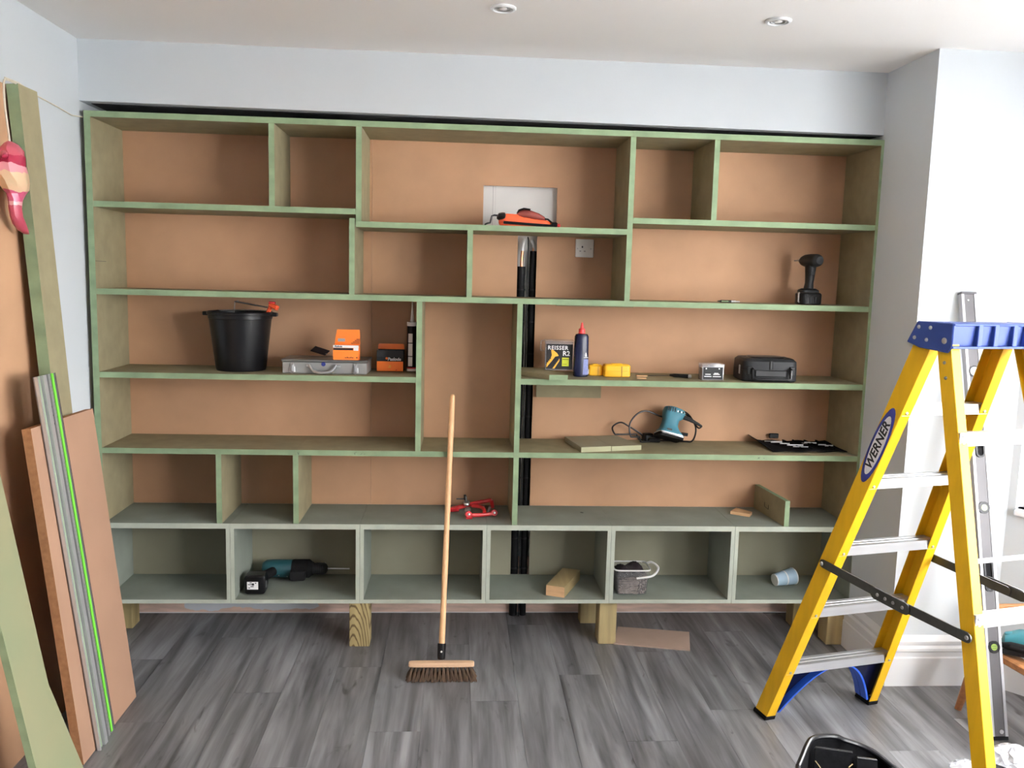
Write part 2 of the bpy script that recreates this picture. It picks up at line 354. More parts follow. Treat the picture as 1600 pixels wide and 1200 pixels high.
wall_run('wall_left', (XL, YB+.1, 0), (XL, YR, 0), 0, ZC+.05, M['wall'], inside=CEN)
wall_run('wall_back', (XL-.16, YB, 0), (XR+.16, YB, 0), 0, ZC+.05, M['wall_white'], inside=CEN)
struct(MB().box(XR, XR+.10, YC+.0, YB+.01, 0, ZC+.05).build('wall_return', M['wall'], smooth=False))
struct(MB().box(XR+.10, P1.x+.10, YC, YC+.12, 0, ZC+.05).build('wall_right', M['wall'], smooth=False))
b_len = (P2-P1).length; h1 = (.03, .47, .79, 2.25)
o, d, nn = wall_run('wall_bay_far', P1, P2, 0, ZC+.05, M['wall'], h1, inside=CEN); window(1, P1, d, nn, h1, 1)
h2 = (.62, (P3-P2).length-.06, .79, 2.42)
o, d, nn = wall_run('wall_bay_front', P2, P3, 0, ZC+.05, M['wall'], h2, inside=CEN); window(2, P2, d, nn, h2, 2)
h3 = (.05, (P4-P3).length-.05, .79, 2.42)
o, d, nn = wall_run('wall_bay_near', P3, P4, 0, ZC+.05, M['wall'], h3, inside=CEN); window(3, P3, d, nn, h3, 1)
wall_run('wall_bay_side', P4, P5, 0, ZC+.05, M['wall'], inside=V((3.6,-2.5,0)))
wall_run('wall_right_rear', P5, (XR, YR, 0), 0, ZC+.05, M['wall'], inside=CEN)
wall_run('wall_rear', (XR, YR, 0), (XL, YR, 0), 0, ZC+.05, M['wall'], inside=CEN)

# ceiling over room and bay
struct(MB().prism([(XL-.16, YB+.16, ZC), (XR+.16, YB+.16, ZC), (P1.x+.1, YC+.16, ZC), (P2.x+.16, P2.y+.1, ZC), (P3.x+.16, P3.y-.1, ZC), (P4.x+.16, P4.y-.16, ZC), (XR+.16, YR-.16, ZC), (XL-.16, YR-.16, ZC)], (0, 0, .12)).build('ceiling', M['ceiling'], smooth=False))
# bulkhead over the alcove; its lower edge runs a little downhill to the right
struct(MB().prism([(XL, .015, 2.386), (XR, .015, 2.3685), (XR, .015, ZC+.01), (XL, .015, ZC+.01)], (0, YB-.015, 0)).build('wall_bulkhead', M['wall'], smooth=False))
struct(MB().prism([(XL+.03, .06, 2.3855), (XR-.01, .06, 2.3685), (XR-.01, .06, 2.3665), (XL+.03, .06, 2.3835)], (0, .33, 0)).build('soffit_gap_shade', M['void'], smooth=False))  # added dark sheet under the soffit: the gap's shade painted as colour
# floor: slab with single laminate planks
fl = struct(MB().prism([(XL-.1, YB+.1, -.06), (XR+.1, YB+.1, -.06), (P1.x+.1, YC+.1, -.06), (P2.x+.1, P2.y, -.06), (P3.x+.1, P3.y, -.06), (P4.x+.1, P4.y-.1, -.06), (XR+.1, YR-.1, -.06), (XL-.1, YR-.1, -.06)], (0, 0, .05)).build('floor', M['void'], smooth=False))
PW, PL = .192, 1.285
nx = int((P2.x+.1-XL)/PW)+1
for i in range(nx):
    x0 = XL + i*PW - .06; x1 = x0+PW; y = YB + 1.3 - ((i*.413) % 1.0)*PL
    ymin = YR
    if x0 > XR-.05: ytop, ymin = YC, P4.y
    else: ytop = YB
    if x0 > P1.x-.05: ytop = YC-(x0-P1.x)*1.0; ymin = P4.y+(x0-P1.x)*.9
    while y > ymin:
        a, b = max(y-PL, ymin), min(y, ytop)
        if b-a > .02:
            p = MB().box(x0+.0005-(x0+x1)/2, x1-.0005-(x0+x1)/2, -(b-a)/2+.0005, (b-a)/2-.0005, -.01, 0).build('floor_plank', M['floor'], fl, smooth=False)
            p.location = ((x0+x1)/2, (a+b)/2, 0)
        y -= PL
# bare plaster strip at the foot of the alcove wall
struct(MB().box(XL, XR, YB-.008, YB, .008, .30).build('trim_1', M['plaster'], smooth=False))
# moulded skirting: profile swept along return and right wall and bay
def skirting(name, pts, nrm):
    prof = [(.0, 0), (.020, 0), (.020, .125), (.016, .130), (.016, .150), (.024, .158), (.024, .170), (.015, .180), (.020, .190), (.020, .200), (.010, .212), (0, .222)]
    m = MB(); R = []
    for p, n in zip(pts, nrm): R.append([V(p)+V(n)*t+V((0,0,z)) for t, z in prof])
    m.rings(R); return struct(m.build(name, M['trim']))
dB = (P2-P1).normalized(); nB = V((dB.y, -dB.x, 0)); nB = nB if (CEN-P1).dot(nB) > 0 else -nB
mi = (V((0,-1,0))+nB); mi = mi/mi.dot(nB)
skirting('baseboard_right', [(XR, .02, 0), (XR, YC, 0), P1, P2], [(-1,0,0), (-1,-1,0), mi, nB])
skirting('baseboard_left', [(XL, -.0, 0), (XL, YR, 0)], [(1,0,0), (1,0,0)])
# ground outside the windows
struct(MB().box(-30, 40, -40, 30, -.65, -.6).build('ground', mat('paving', (.68,.68,.67), .9, scale=2), smooth=False))

# recessed ceiling lights
for (x, y), lab in zip(((1.708,-.634), (2.694,-.634), (.722,-.632)), ('round white recessed downlight above the middle of the bookcase', 'round white recessed downlight near the right end of the ceiling', 'round white recessed downlight at the top left edge of the photo')):
    t = thing('ceiling_downlight', lab, 'ceiling light', (x, y, ZC), group='recessed ceiling downlights')
    MB().lathe([(.030,-.001), (.046,-.001), (.047,-.004), (.043,-.008), (.036,-.009), (.033,-.006), (.031,-.001)], 28).build('bezel', M['trim'], t)
    MB().lathe([(.0,-.0015), (.030,-.0015), (.031,-.006), (.026,-.0065), (.022,-.003), (0,-.003)], 24).build('reflector', M['steel'], t)
    MB().lathe([(0,-.003), (.014,-.003), (.013,-.006), (0,-.009)], 16).build('bulb', M['white_plastic'], t)

# ================================================================== BOOKCASE
TH = .0245; DP = .338
bc = thing('bookcase', 'tall green MDF bookcase with staggered shelves and brown back panels filling the alcove', 'bookcase', (0, 0, .58))
bo = V((0, 0, .58)); FE = [M['mdf_face'], M['mdf_edge']]
def panel(name, x0, x1, z0, z1, y0=0, y1=DP, mats=None, parent=None, off=None):
    return MB().box(x0, x1, y0, y1, z0, z1, 0, 1).build(name, mats or FE, parent or bc, off=bo if off is None else off, smooth=False)
Zt, zA, zA2, zA3, zB, zC, zD, zE = 2.345, 1.977, 1.924, 1.974, 1.6096, 1.2515, .918, .5805
panel('side_panel', 0, .0265, zE, Zt-TH); panel('side_panel', 3.427, 3.453, zE, Zt-TH)
panel('top_panel', 0, 2.3165, Zt-TH, Zt); panel('top_panel', 2.3172, 3.453, Zt-TH, Zt+.0005)
e = .0004
panel('shelf', .0265+e, 1.1215, zA-TH, zA, .0015); panel('shelf', 1.1225, 2.3045, zA2-TH, zA2); panel('shelf', 2.3295, 3.427-e, zA3-TH, zA3, .001)
panel('shelf', .0265+e, 1.9, zB-TH, zB, .001); panel('shelf', 1.9005, 3.427-e, zB-TH, zB, .0005)
panel('shelf', .0265+e, 1.387, zC-TH, zC, .001); panel('shelf', 1.8545, 3.427-e, zC-TH, zC+.0015, .001)
panel('shelf', .0265+e, .859, zD-TH, zD, .0005); panel('shelf', .8596, 1.8295, zD-TH, zD); panel('shelf', 1.8545, 3.427-e, zD-TH, zD+.0005, .001)
for x, z0, z1 in ((.756, zA, Zt-TH), (1.1225, zA2, Zt-TH), (2.305, zB, Zt-TH), (2.6775, zA3, Zt-TH), (1.094, zB, 1.937), (1.604, zB, zA2-TH), (1.3875, zD, zB-TH), (1.83, zE, zB-TH), (.512, zE, zD-TH), (.848, zE, zD-TH)):
    panel('divider', x, x+TH-.0005, z0+e, z1-e, .0012)
# back panels (brown MDF): one left, one centre with the cut-out over the screen plate, one right
yb = DP+.0005
def back(name, boxes):
    m = MB()
    for x0, x1, z0, z1 in boxes: m.box(x0, x1, yb, yb+.008, z0, z1)
    return m.build(name, M['mdf_brown'], bc, off=bo, smooth=False)
back('back_panel', [(0, 1.157, zE, Zt)])
back('back_panel', [(1.158, 1.679, zE, Zt), (1.679, 1.848, zE, 1.94), (1.679, 2.03, 2.129, Zt)])
back('back_panel', [(2.03, 3.453, zE, Zt), (1.94, 2.03, zE, 1.94)])
MB().box(1.955, 2.272, DP-.018, DP, 1.127, zC-TH-e).build('batten', M['mdf_face'], bc, off=bo, smooth=False)
MB().box(2.04, 2.415, DP-.018, DP, 1.571, zB-TH-e).build('batten', M['mdf_face'], bc, off=bo, smooth=False)
# saw cut in the left side, pencil marks on shelf edges and on the upright offcut
MB().box(.0262, .0268, .004, .11, 1.7245, 1.7262).build('saw_cut', M['black_print'], bc, off=bo, smooth=False)
def marks(name, pts, y, parent, off, r=.0007):
    for a, b in pts: MB().tube([(a[0], y, a[1]), (b[0], y, b[1])], r, 4).build(name, M['black_print'], parent, off=off)
marks('pencil_mark', [((.868, .908), (.876, .898)), ((.876, .910), (.872, .896)), ((1.118, .904), (1.128, .912)), ((1.122, .898), (1.118, .908)), ((1.145, .900), (1.152, .906)), ((1.160, .903), (1.166, .903))], -.0005, bc, bo)
marks('pencil_mark', [((2.955, .902), (2.965, .909)), ((2.963, .901), (2.957, .909)), ((2.985, .902), (2.985, .908))], -.0003, bc, bo)

# white backing seen through the cut-out, and wall cable chase
t = thing('blanking_plate', 'white flat plate showing through the square cut-out in the bookcase back', 'plate', (1.855, .372, 1.93))
MB().box(-.20, .20, 0, .006, -.0, .24).build('plate', M['white_plastic'], t, smooth=False)
MB().box(-.130, -.1285, -.0006, .0, .0, .22).build('groove', M['grey_print'], t, smooth=False)
MB().box(-.118, -.1175, -.0006, .0, .0, .22).build('groove', M['grey_print'], t, smooth=False)

# ------------------------------------------------------------------ base cabinets
bx = [0, .5685, 1.1435, 1.7165, 2.2905, 2.871, 3.455]; zb0, zb1 = .209, .5805
BM = [M['base_face'], M['base_edge']]
blab = ['empty green base cabinet at the left end behind the leaning boards', 'green base cabinet with the black cordless drill lying inside', 'empty green base cabinet behind the broom handle',
        'green base cabinet crossed by black pipes with a wooden block inside', 'green base cabinet holding the clear tub of screws', 'green base cabinet holding the pale blue paper cup']
for k in range(6):
    x0, x1 = bx[k]+.0006, bx[k+1]-.0006; t = thing('base_cabinet', blab[k], 'cabinet', (x0, 0, zb0), group='base cabinets under the bookcase'); of = V((x0, 0, zb0))
    def bp(name, *a, y0=0., mats=BM): return MB().box(a[0], a[1], y0, DP, a[2], a[3], 0, 1).build(name, mats, t, off=of, smooth=False)
    bp('side_panel', x0, x0+.0175, zb0+.018, zb1-.0245); bp('side_panel', x1-.0175, x1, zb0+.018, zb1-.0245)
    bp('bottom_panel', x0, x1, zb0, zb0+.018, y0=-.001*(k % 2)); bp('top_panel', x0, x1, zb1-.0245, zb1-.0005, y0=.0008*((k+1) % 2))
    m = MB()
    if k == 3: m.box(x0+.0175, 1.852, DP-.008, DP, zb0+.018, zb1-.0245); m.box(1.945, x1-.0175, DP-.008, DP, zb0+.018, zb1-.0245)
    else: m.box(x0+.0175, x1-.0175, DP-.008, DP, zb0+.018, zb1-.0245)
    m.build('back_panel', M['base_back'], t, off=of, smooth=False)

# timber posts carrying the cabinets
def post(x0, x1, y0, y1, lab, mt, rz=0, z1=.2085):
    t = tag(MB().box(x0, x1, y0, y1, 0, z1).build('timber_post', mt, bevel=.003), lab, 'post', 'short timber posts under the base cabinets')
    return t
post(1.096, 1.188, .004, .098, 'short timber post with dark growth rings under the base cabinets, left of the broom', M['post_rings'])
post(2.252, 2.335, .022, .115, 'short pale timber post with a knot beside the cardboard on the floor', M['post2'])
post(2.20, 2.29, .262, .33, 'short timber post in shadow behind the post beside the cardboard', M['post2'])
post(3.345, 3.43, .006, .10, 'short timber post under the right end of the cabinets seen through the ladder', M['post2'])
post(3.26, 3.34, .20, .29, 'dark timber post behind the right end post seen through the ladder', M['post'])
post(.0, .052, .21, .30, 'timber post under the left end of the cabinets beside the leaning boards', M['post'])

# ------------------------------------------------------------------ pipes in the slot
def pipe(x, y, ztop, r, lab, zc, xo):
    t = thing('insulated_pipe', lab, 'pipe', (x, y, 0))
    pts = [(0, 0, .001)]; 
    n = 26; P = []; Rr = []
    for k in range(n+1):
        z = .002 + (ztop-.002)*k/n; P.append((random.uniform(-.0015,.0015) + xo*k/n, 0, z)); Rr.append(r*(1-.06*(k % 4 == 0)))
    MB().tube(P, Rr, 14).build('foam_lagging', M['black_matt'], t)
    for z in [.09+.155*k for k in range(int(ztop/.155))]:
        MB().lathe([(r*1.03,0), (r*1.06,.002), (r*1.06,.006), (r*1.03,.008)], 14, (xo*z/ztop, 0, z)).build('cable_tie', M['black'], t)
    MB().tube([(xo, 0, ztop-.02), (xo+.002, 0, ztop+zc*.6), (xo+.004, 0, ztop+zc)], .0075, 12).build('copper_pipe', M['copper'], t)
    return t
pa = pipe(1.873, .3715, 1.755, .0205, 'black insulated pipe with a bare copper top on the left of the slot', .075, -.004)
MB().tube([(.0, 0, 1.83), (.002, -.002, 1.85), (.006, -.003, 1.868), (.010, .004, 1.885)], .010, 10).build('white_joint', M['white_plastic'], pa)
pb = pipe(1.921, .3715, 1.83, .0175, 'black insulated pipe on the right of the slot behind the grey cable', .03, .006)
MB().tube([(.012, 0, 1.83), (.008, 0, 1.86), (-.004, 0, 1.882)], .009, 10).build('white_joint', M['white_plastic'], pb)
tag(MB().tube([(1.899, .3425, .004), (1.8985, .3425, .5), (1.899, .3425, 1.0), (1.8985, .3425, 1.5), (1.899, .3425, 1.7), (1.899, .347, 1.88), (1.898, .372, 1.895)], .0026, 8).build('grey_cable', M['darkgrey']), 'thin dark grey cable running down between the two black pipes', 'cable')

# single switched wall socket on the back panel
p = FY(913.5, 388, DP-.008)
t = thing('wall_socket', 'white single switched socket on the brown back panel right of the pipes', 'socket', (p.x, DP, p.z))
MB().box(-.044, .044, -.010, 0, -.043, .043).build('face_plate', M['white_plastic'], t, bevel=.003)
MB().box(.018, .028, -.014, -.010, .004, .026).build('switch', M['white_plastic'], t, bevel=.001)
for x, z, w, h in ((-.0115, .006, .006, .009), (-.021, -.014, .008, .005), (.000, -.014, .008, .005)):
    MB().box(x-w/2, x+w/2, -.0105, -.0098, z-h/2, z+h/2).build('pin_slot', M['black'] if z > 0 else M['grey_print'], t)
for x in (-.034, .030): MB().lathe([(0,0), (.0035,0), (.003,.0012), (0,.0015)], 10, (x, -.010, -.002), (0,-1,0)).build('screw', M['steel'], t)

# ================================================================== SHELF C, LEFT
zA2 += .0006; zB += .0012; zC += .0006; zD += .0008; zE += .0006   # things rest a hair above the boards
EX = 1.0
# bucket
b0 = FZ(377, 579, zC); r0 = .108
t = thing('bucket', 'black rubber builders bucket on the shelf left of the metal case', 'bucket', (FY(376.5, 540, .183).x, .183, zC))
MB().lathe([(r0-.012,.004), (r0-.010,0), (r0,.001), (r0+.003,.012), (.137,.232), (.140,.235), (.141,.250), (.146,.252), (.147,.262), (.142,.266), (.137,.262), (.133,.235), (r0-.004,.012), (0,.010)], 48).build('body', M['black'], t)
for s_ in (-1, 1):
    MB().obox((s_*.150, 0, .254), (.030, .040, .018)).build('handle_lug', M['black'], t, bevel=.004, seg=2)
pts = [V((-.157*math.cos(a), .10*0+.0, .258)) for a in (0,)]
P = []
for k in range(25):
    a = math.pi*k/24; P.append((-.158*math.cos(a), .12*math.sin(a)*1.0, .258 + .008*math.sin(a)))
MB().tube(P, .003, 8).build('handle', M['steel'], t)
# caulking gun standing in the bucket
c = V((FY(376.5, 540, .183).x, .183, zC))
q = lambda px, py, dy: FY(px, py, c.y+dy)
t = thing('caulking_gun', 'caulking gun with orange handle poking out of the black bucket', 'caulking gun', c+V((0,0,.0)))
A = q(367, 471, .03); Bq = q(418, 480.5, -.01)
MB().tube([q(373, 469.5, .03), A, A+V((-.004,0,-.05)), A+V((-.006,0,-.115))], .0022, 6).build('rod_hook', M['steel'], t, off=c)
MB().tube([A, Bq], .0035, 8).build('push_rod', M['steel'], t, off=c)
h0, h1_, h2_ = q(414, 491, -.02), q(424, 477, -.015), q(434, 482, -.035)
def bar(m, a, b, w, th, mi=0):
    d = V(b)-V(a); R = frame(d, (0,1,.001) if abs(d.normalized().y) < .9 else (1,0,0)); m.obox((V(a)+V(b))/2, (d.length, th, w), R, mi); return m
m = MB(); bar(m, h0+V((-.012,0,-.05)), h1_, .018, .016); m.build('grip', M['orange2'], t, off=c, bevel=.004)
m = MB(); bar(m, h1_+V((-.006,0,.006)), h2_, .022, .022); m.build('trigger', M['orange2'], t, off=c, bevel=.004)
m = MB(); bar(m, h1_+V((-.010,0,.012)), h1_+V((.018,.0,.010)), .012, .030); m.build('collar', M['red'], t, off=c, bevel=.003)
MB().tube([h0+V((-.02,0,-.05)), V((c.x-.01, c.y+.02, zC+.014))], .024, 14).build('barrel', M['darksteel'], t, off=c)

# grey metal case
a = FZ(441, 583, zC); b = FZ(573, 585.5, zC); w = (b-a).length; D_ = .175
t = thing('metal_case', 'flat grey metal carry case with a curved handle and blue round badge', 'tool case', (a.x, a.y, zC), math.atan2(b.y-a.y, b.x-a.x))
MB().box(0, w, 0, D_, 0, .052).build('body', M['greymetal'], t, bevel=.003)
MB().box(-.004, w+.004, -.004, D_+.004, .0525, .0645).build('lid', mat('case_lid_metal', (.22,.215,.205), .3, .75, var=.06, scale=12), t, bevel=.003)  # lid metal darkened for the shade and brown reflection on its top
for x in (.045, w-.05):
    m = MB().box(x-.008, x+.008, -.008, -.0, .006, .048); m.box(x-.005, x+.005, -.012, -.008, .010, .042)
    l = m.build('latch', M['steel'], t, bevel=.002)
    MB().tube([(x-.010, -.004, .030), (x-.012, -.006, .008), (x, -.007, .002), (x+.012, -.006, .008), (x+.010, -.004, .030)], .0016, 6).build('latch_wire', M['steel'], l)
hx = w/2-.005; P = []
for k in range(13):
    u = -1+2*k/12; P.append((hx+u*.058, -.016-.012*(1-u*u), .040-.032*(1-u**4)))
h = MB().tube([(hx-.060, -.004, .036)]+P+[(hx+.060, -.004, .036)], .0068, 8).build('handle', M['steel'], t)
for s_ in (-1, 1): MB().box(hx+s_*.066-.010, hx+s_*.066+.010, -.006, -.0, .029, .043).build('handle_mount', M['steel'], t, bevel=.002)
MB().lathe([(0,0), (.0095,0), (.0095,.001), (0,.0012)], 20, (hx, -.0002, .0435), (0,-1,0)).build('badge', M['navy_print'], t)
mc = t; ct = zC+.0645
# dark scraper with hooked wire on the case
P0 = FZ(489, 551, ct+.012); P1_ = FZ(512, 558, ct)
t = thing('scraper', 'small dark plate-bladed scraper with wire hook lying on the grey metal case', 'hand tool', (P0.x, P0.y+.02, ct))
o_ = V((P0.x, P0.y+.02, ct))
MB().obox((.030, 0, .0195), (.074, .055, .004), Matrix.Rotation(.20, 3, 'Y') @ Matrix.Rotation(.38, 3, 'X') @ rotz(-.2)).build('blade', M['fabric_dark'], t, bevel=.001)
MB().tube([(.055, -.02, .006), (.062, -.024, .009), (.066, -.028, .003), (.082, -.03, .003)], .002, 6).build('wire_hook', M['steel'], t)

def open_box(name, lab, base, w, d, h, rz, lid_lean, lid_h, body_mats, lid_mat, inner):
    """small card box with its lid flap standing open at the back"""
    t = thing(name, lab, 'box', base, rz)
    th = .0012; m = MB()
    m.box(0, w, 0, th, 0, h); m.box(0, w, d-th, d, 0, h); m.box(0, th, th, d-th, 0, h); m.box(w-th, w, th, d-th, 0, h); m.box(th, w-th, th, d-th, 0, th)
    m.build('carton', body_mats, t, smooth=False)
    return t
# orange box standing on the case
a = FZ(520.5, 562, ct); b = FZ(560, 563, ct); w = (b-a).length
t = open_box('nail_box', 'orange card nail box with its flap up, standing on the grey metal case', (a.x, a.y, ct), w, .05, .066, 0, 0, 0, M['orange'], M['orange'], M['black'])
MB().prism([(0, .05, .066), (w, .05, .066), (w, .052, .100), (.004+w-.006, .056, .132), (.010, .056, .132), (.004, .052, .100)], (0, .0012, 0)).build('flap', M['orange'], t, smooth=False)
MB().box(.002, w-.002, .004, .046, .058, .062).build('contents', M['black_matt'], t, smooth=False)
MB().box(0, w, -.0005, -.0001, .054, .0655).build('white_band', M['white_print'], t, smooth=False)
MB().box(.001, w*.78, -.0007, -.0002, .0435, .053).build('black_band', M['black_print'], t, smooth=False)
MB().box(w*.80, w-.001, -.0007, -.0002, .042, .056).build('white_tab', M['white_print'], t, smooth=False)
R0 = frame((1,0,0), (0,0,1))
text('lettering', 'Paslode', .011, M['black_print'], t, (.006, -.0008, .0595), R0, .0003, .2)
for k, x in enumerate((.052, .060, .068, .076, .084, .102)): MB().box(x, x+.005, -.0007, -.0002, .008, .012+.002*(k % 2)).build('printed_mark', M['black_print'], t, smooth=False)
MB().box(.014, .046, .0505, .0515, .078, .092).build('grey_label', M['grey_print'], t, smooth=False)
for k in range(4): MB().box(w-.040+.008*k, w-.002, .0495, .0505, .070+.006*k, .073+.006*k).build('stripe', M['black_print'], t, smooth=False)
# orange and black nail box on the shelf
a = FZ(588.5, 580, zC); b = FZ(630, 580.5, zC); w = (b-a).length; h = .098
t = open_box('nail_box', 'orange and black nail box with open flap on the shelf beside the sealant tube', (a.x, a.y, zC), w, .07, h, 0, 0, 0, M['black_print'], M['orange'], M['black'])
MB().box(.0005, w-.0005, -.0006, -.0001, .0015, .047).build('orange_panel', M['orange'], t, smooth=False)
MB().box(.0005, w-.0005, -.0005, -.0001, .047, .068).build('grey_band', M['darkgrey'], t, smooth=False)
MB().prism([(0, .07, h), (w, .07, h), (w-.001, .071, h+.022), (w-.006, .072, h+.026), (.006, .072, h+.026), (.001, .071, h+.022)], (0, .0012, 0)).build('flap', M['orange'], t, smooth=False)
MB().box(.002, w-.002, .004, .066, .086, .090).build('contents', M['black_matt'], t, smooth=False)
text('lettering', 'Paslode', .0200, M['white_print'], t, (.0505, -.0012, .0575), R0, .0006, .15)
MB().lathe([(0,0), (.006,0), (.006,.0006), (0,.0006)], 14, (.046, -.0006, .061), (0,-1,0)).build('emblem', M['orange'], t)
MB().box(.088, .094, -.0009, -.0005, .005, .009).build('printed_mark', M['red'], t, smooth=False)
for k in range(2): MB().box(.054+.004*k, .066, -.0009, -.0005, .018+.007*k, .022+.007*k).build('printed_mark', M['yellow_print'], t, smooth=False)
# sealant cartridge
c = FZ(643, 581, zC); c.x = min(c.x, 1.3605)
t = thing('sealant_tube', 'black and white sealant cartridge with a tapered nozzle standing against the divider', 'tube', (c.x, c.y+.024, zC))
MB().lathe([(.0,.0), (.0225,0), (.0235,.003), (.0235,.215), (.024,.218), (.024,.228), (.018,.231), (.009,.232), (0,.232)], 28).build('cartridge', M['black'], t)
MB().lathe([(.0238,.002), (.0241,.002), (.0241,.014), (.0238,.014)], 28).build('foot_band', M['white_plastic'], t)
MB().lathe([(.0238,.0145), (.0241,.0145), (.0241,.020), (.0238,.020)], 28).build('red_band', M['red'], t)
MB().lathe([(.0238,.213), (.0248,.213), (.0248,.231), (.0238,.231)], 28).build('collar', M['white_plastic'], t)
MB().lathe([(.0105,.231), (.0105,.238), (.0085,.242), (.006,.272), (.0028,.324), (.0022,.326), (0,.326)], 16).build('nozzle', M['white_plastic'], t)
m = MB()
for k in range(7):
    a0 = -2.35+.13*k; a1 = a0+.13
    for z0, z1 in ((.026,.070), (.074,.132), (.136,.178)): m.add([(.0242*math.cos(a0), .0242*math.sin(a0), z0), (.0242*math.cos(a1), .0242*math.sin(a1), z0), (.0242*math.cos(a1), .0242*math.sin(a1), z1), (.0242*math.cos(a0), .0242*math.sin(a0), z1)], [(0,1,2,3)])
o_ = m.build('printed_label', M['white_print'], t); o_['kind'] = 'stuff'

# ================================================================== TOP CENTRE SHELF
# orange and black power hand tool lying on its side
c = FY(792, 352.5, .06); t = thing('staple_gun', 'orange and black hand tool with a dark red grip lying before the white plate', 'hand tool', (c.x, c.y+.05, zA2)); ln = .22
o_ = V((c.x, c.y+.05, zA2))
# coordinates along the tool: x from 0 (left) to ln (right)
m = MB(); R_ = []
for u, z0, z1, y in ((-.035,.018,.030,.012), (-.030,.008,.050,.02), (.0,.004,.058,.026), (.06,.004,.056,.028), (.11,.004,.040,.026), (.18,.004,.034,.022), (.225,.004,.016,.014)):
    R_.append([V((u, -y, z0)), V((u, y, z0)), V((u, y*1.05, (z0+z1)/2)), V((u, y*.7, z1)), V((u, -y*.7, z1)), V((u, -y*1.05, (z0+z1)/2))])
m.rings(R_).build('housing', M['orange2'], t, bevel=.003)
R_ = []
for u, z0, z1, y in ((.045,.052,.060,.010), (.055,.040,.074,.018), (.075,.034,.080,.021), (.105,.034,.077,.021), (.145,.030,.064,.019), (.170,.028,.050,.014), (.178,.028,.040,.008)):
    R_.append([V((u, y*math.cos(q_)-.006, (z0+z1)/2+(z1-z0)/2*math.sin(q_))) for q_ in [2*math.pi*k/12 for k in range(12)]])
MB().rings(R_).build('grip', M['darkred'], t)
MB().tube([(.048,-.012,.062), (.054,-.020,.074), (.075,-.022,.0815), (.105,-.021,.078)], .004, 8).build('grip_trim', M['black'], t)
MB().obox((.098,-.031,.0135), (.225,.012,.012), Matrix.Rotation(.045, 3, 'Y')).build('rail', M['black'], t, bevel=.002)
MB().obox((.10,-.004,.003), (.21,.045,.006), None).build('base_strip', M['darkred'], t, bevel=.002)
m = MB(); R_ = [[V((u, y*math.cos(q_)-.012, zc+zr*math.sin(q_))) for q_ in [2*math.pi*k/10 for k in range(10)]] for u, zc, zr, y in ((-.044,.040,.006,.01), (-.036,.044,.016,.02), (-.020,.046,.018,.024), (-.008,.048,.015,.02), (-.004,.048,.006,.01))]
m.rings(R_).build('end_collar', M['black'], t)
MB().tube([(-.035,-.01,.048), (-.055,-.012,.050), (-.066,-.014,.046), (-.070,-.016,.028), (-.073,-.018,.016), (-.085,-.020,.013), (-.094,-.022,.009), (-.096,-.022,.004)], .0042, 8).build('cord', M['black'], t)
MB().tube([(.165,-.015,.040), (.185,-.018,.038), (.20,-.020,.026), (.213,-.022,.016)], .004, 8).build('lever', M['black'], t)
MB().obox((.214,-.016,.014), (.026,.034,.022)).build('end_cap', M['black'], t, bevel=.004)
MB().lathe([(0,0), (.006,.001), (.0085,.006), (.0085,.012), (.004,.016), (0,.017)], 14, (.226,-.016,.012), (1,0,0)).build('red_tip', M['red_cap'], t)

# ================================================================== SHELF B, RIGHT
# impact driver standing on its battery, seen from behind
c = FY(1269, 475.5, .11); t = thing('impact_driver', 'black cordless impact driver standing upright on its battery on the right shelf', 'drill', (c.x, c.y+.05, zB), .10)
def rr(cx, cy, z, a, b, n=16, p=3.0):
    out = []
    for k in range(n):
        q_ = 2*math.pi*k/n; cs, sn = math.cos(q_), math.sin(q_)
        out.append(V((cx+a*math.copysign(abs(cs)**(2/p), cs), cy+b*math.copysign(abs(sn)**(2/p), sn), z)))
    return out
MB().rings([rr(0,0,0,.048,.040,20,5), rr(0,0,.004,.052,.044,20,5), rr(0,0,.048,.052,.044,20,5), rr(0,0,.054,.046,.040,20,5)]).build('battery', M['black'], t)
for x in (-.030,-.015,.0,.015): MB().box(x-.004, x+.004, -.0455, -.043, .006, .038).build('battery_rib', M['darkgrey'], t, bevel=.001)
MB().rings([rr(0,.004,.055,.046,.036,20,4), rr(0,.004,.066,.044,.034,20,4), rr(0,.004,.074,.030,.026,20,3)]).build('foot', M['darkgrey'], t)
MB().rings([rr(0,.004,.073,.019,.024), rr(.0,.0,.10,.016,.021), rr(.0,-.002,.14,.0185,.024), rr(0,-.004,.168,.021,.027), rr(0,-.004,.182,.022,.028)]).build('handle', M['darkgrey'], t)
MB().lathe([(0,-.074), (.018,-.072), (.026,-.062), (.030,-.046), (.031,0), (.029,.034), (.023,.056), (.016,.070), (.0,.071)], 24, (0, .0, .203), (-.1,1,0), sy=1.0).build('motor_housing', M['darkgrey'], t)
MB().lathe([(0,0), (.010,.0), (.010,.014), (.007,.018), (.007,.03), (.003,.031), (.003,.07), (0,.07)], 12, (-.006, .06, .205), (-.1,1,0)).build('chuck', M['steel'], t)
MB().tube([(-.054,-.02,.010), (-.060,-.022,.012), (-.060,-.022,.050), (-.056,-.022,.054)], .004, 6).build('belt_clip', M['steel'], t)
MB().box(-.012,.012,-.028,-.018,.135,.165).build('trigger', M['black'], t, bevel=.003)
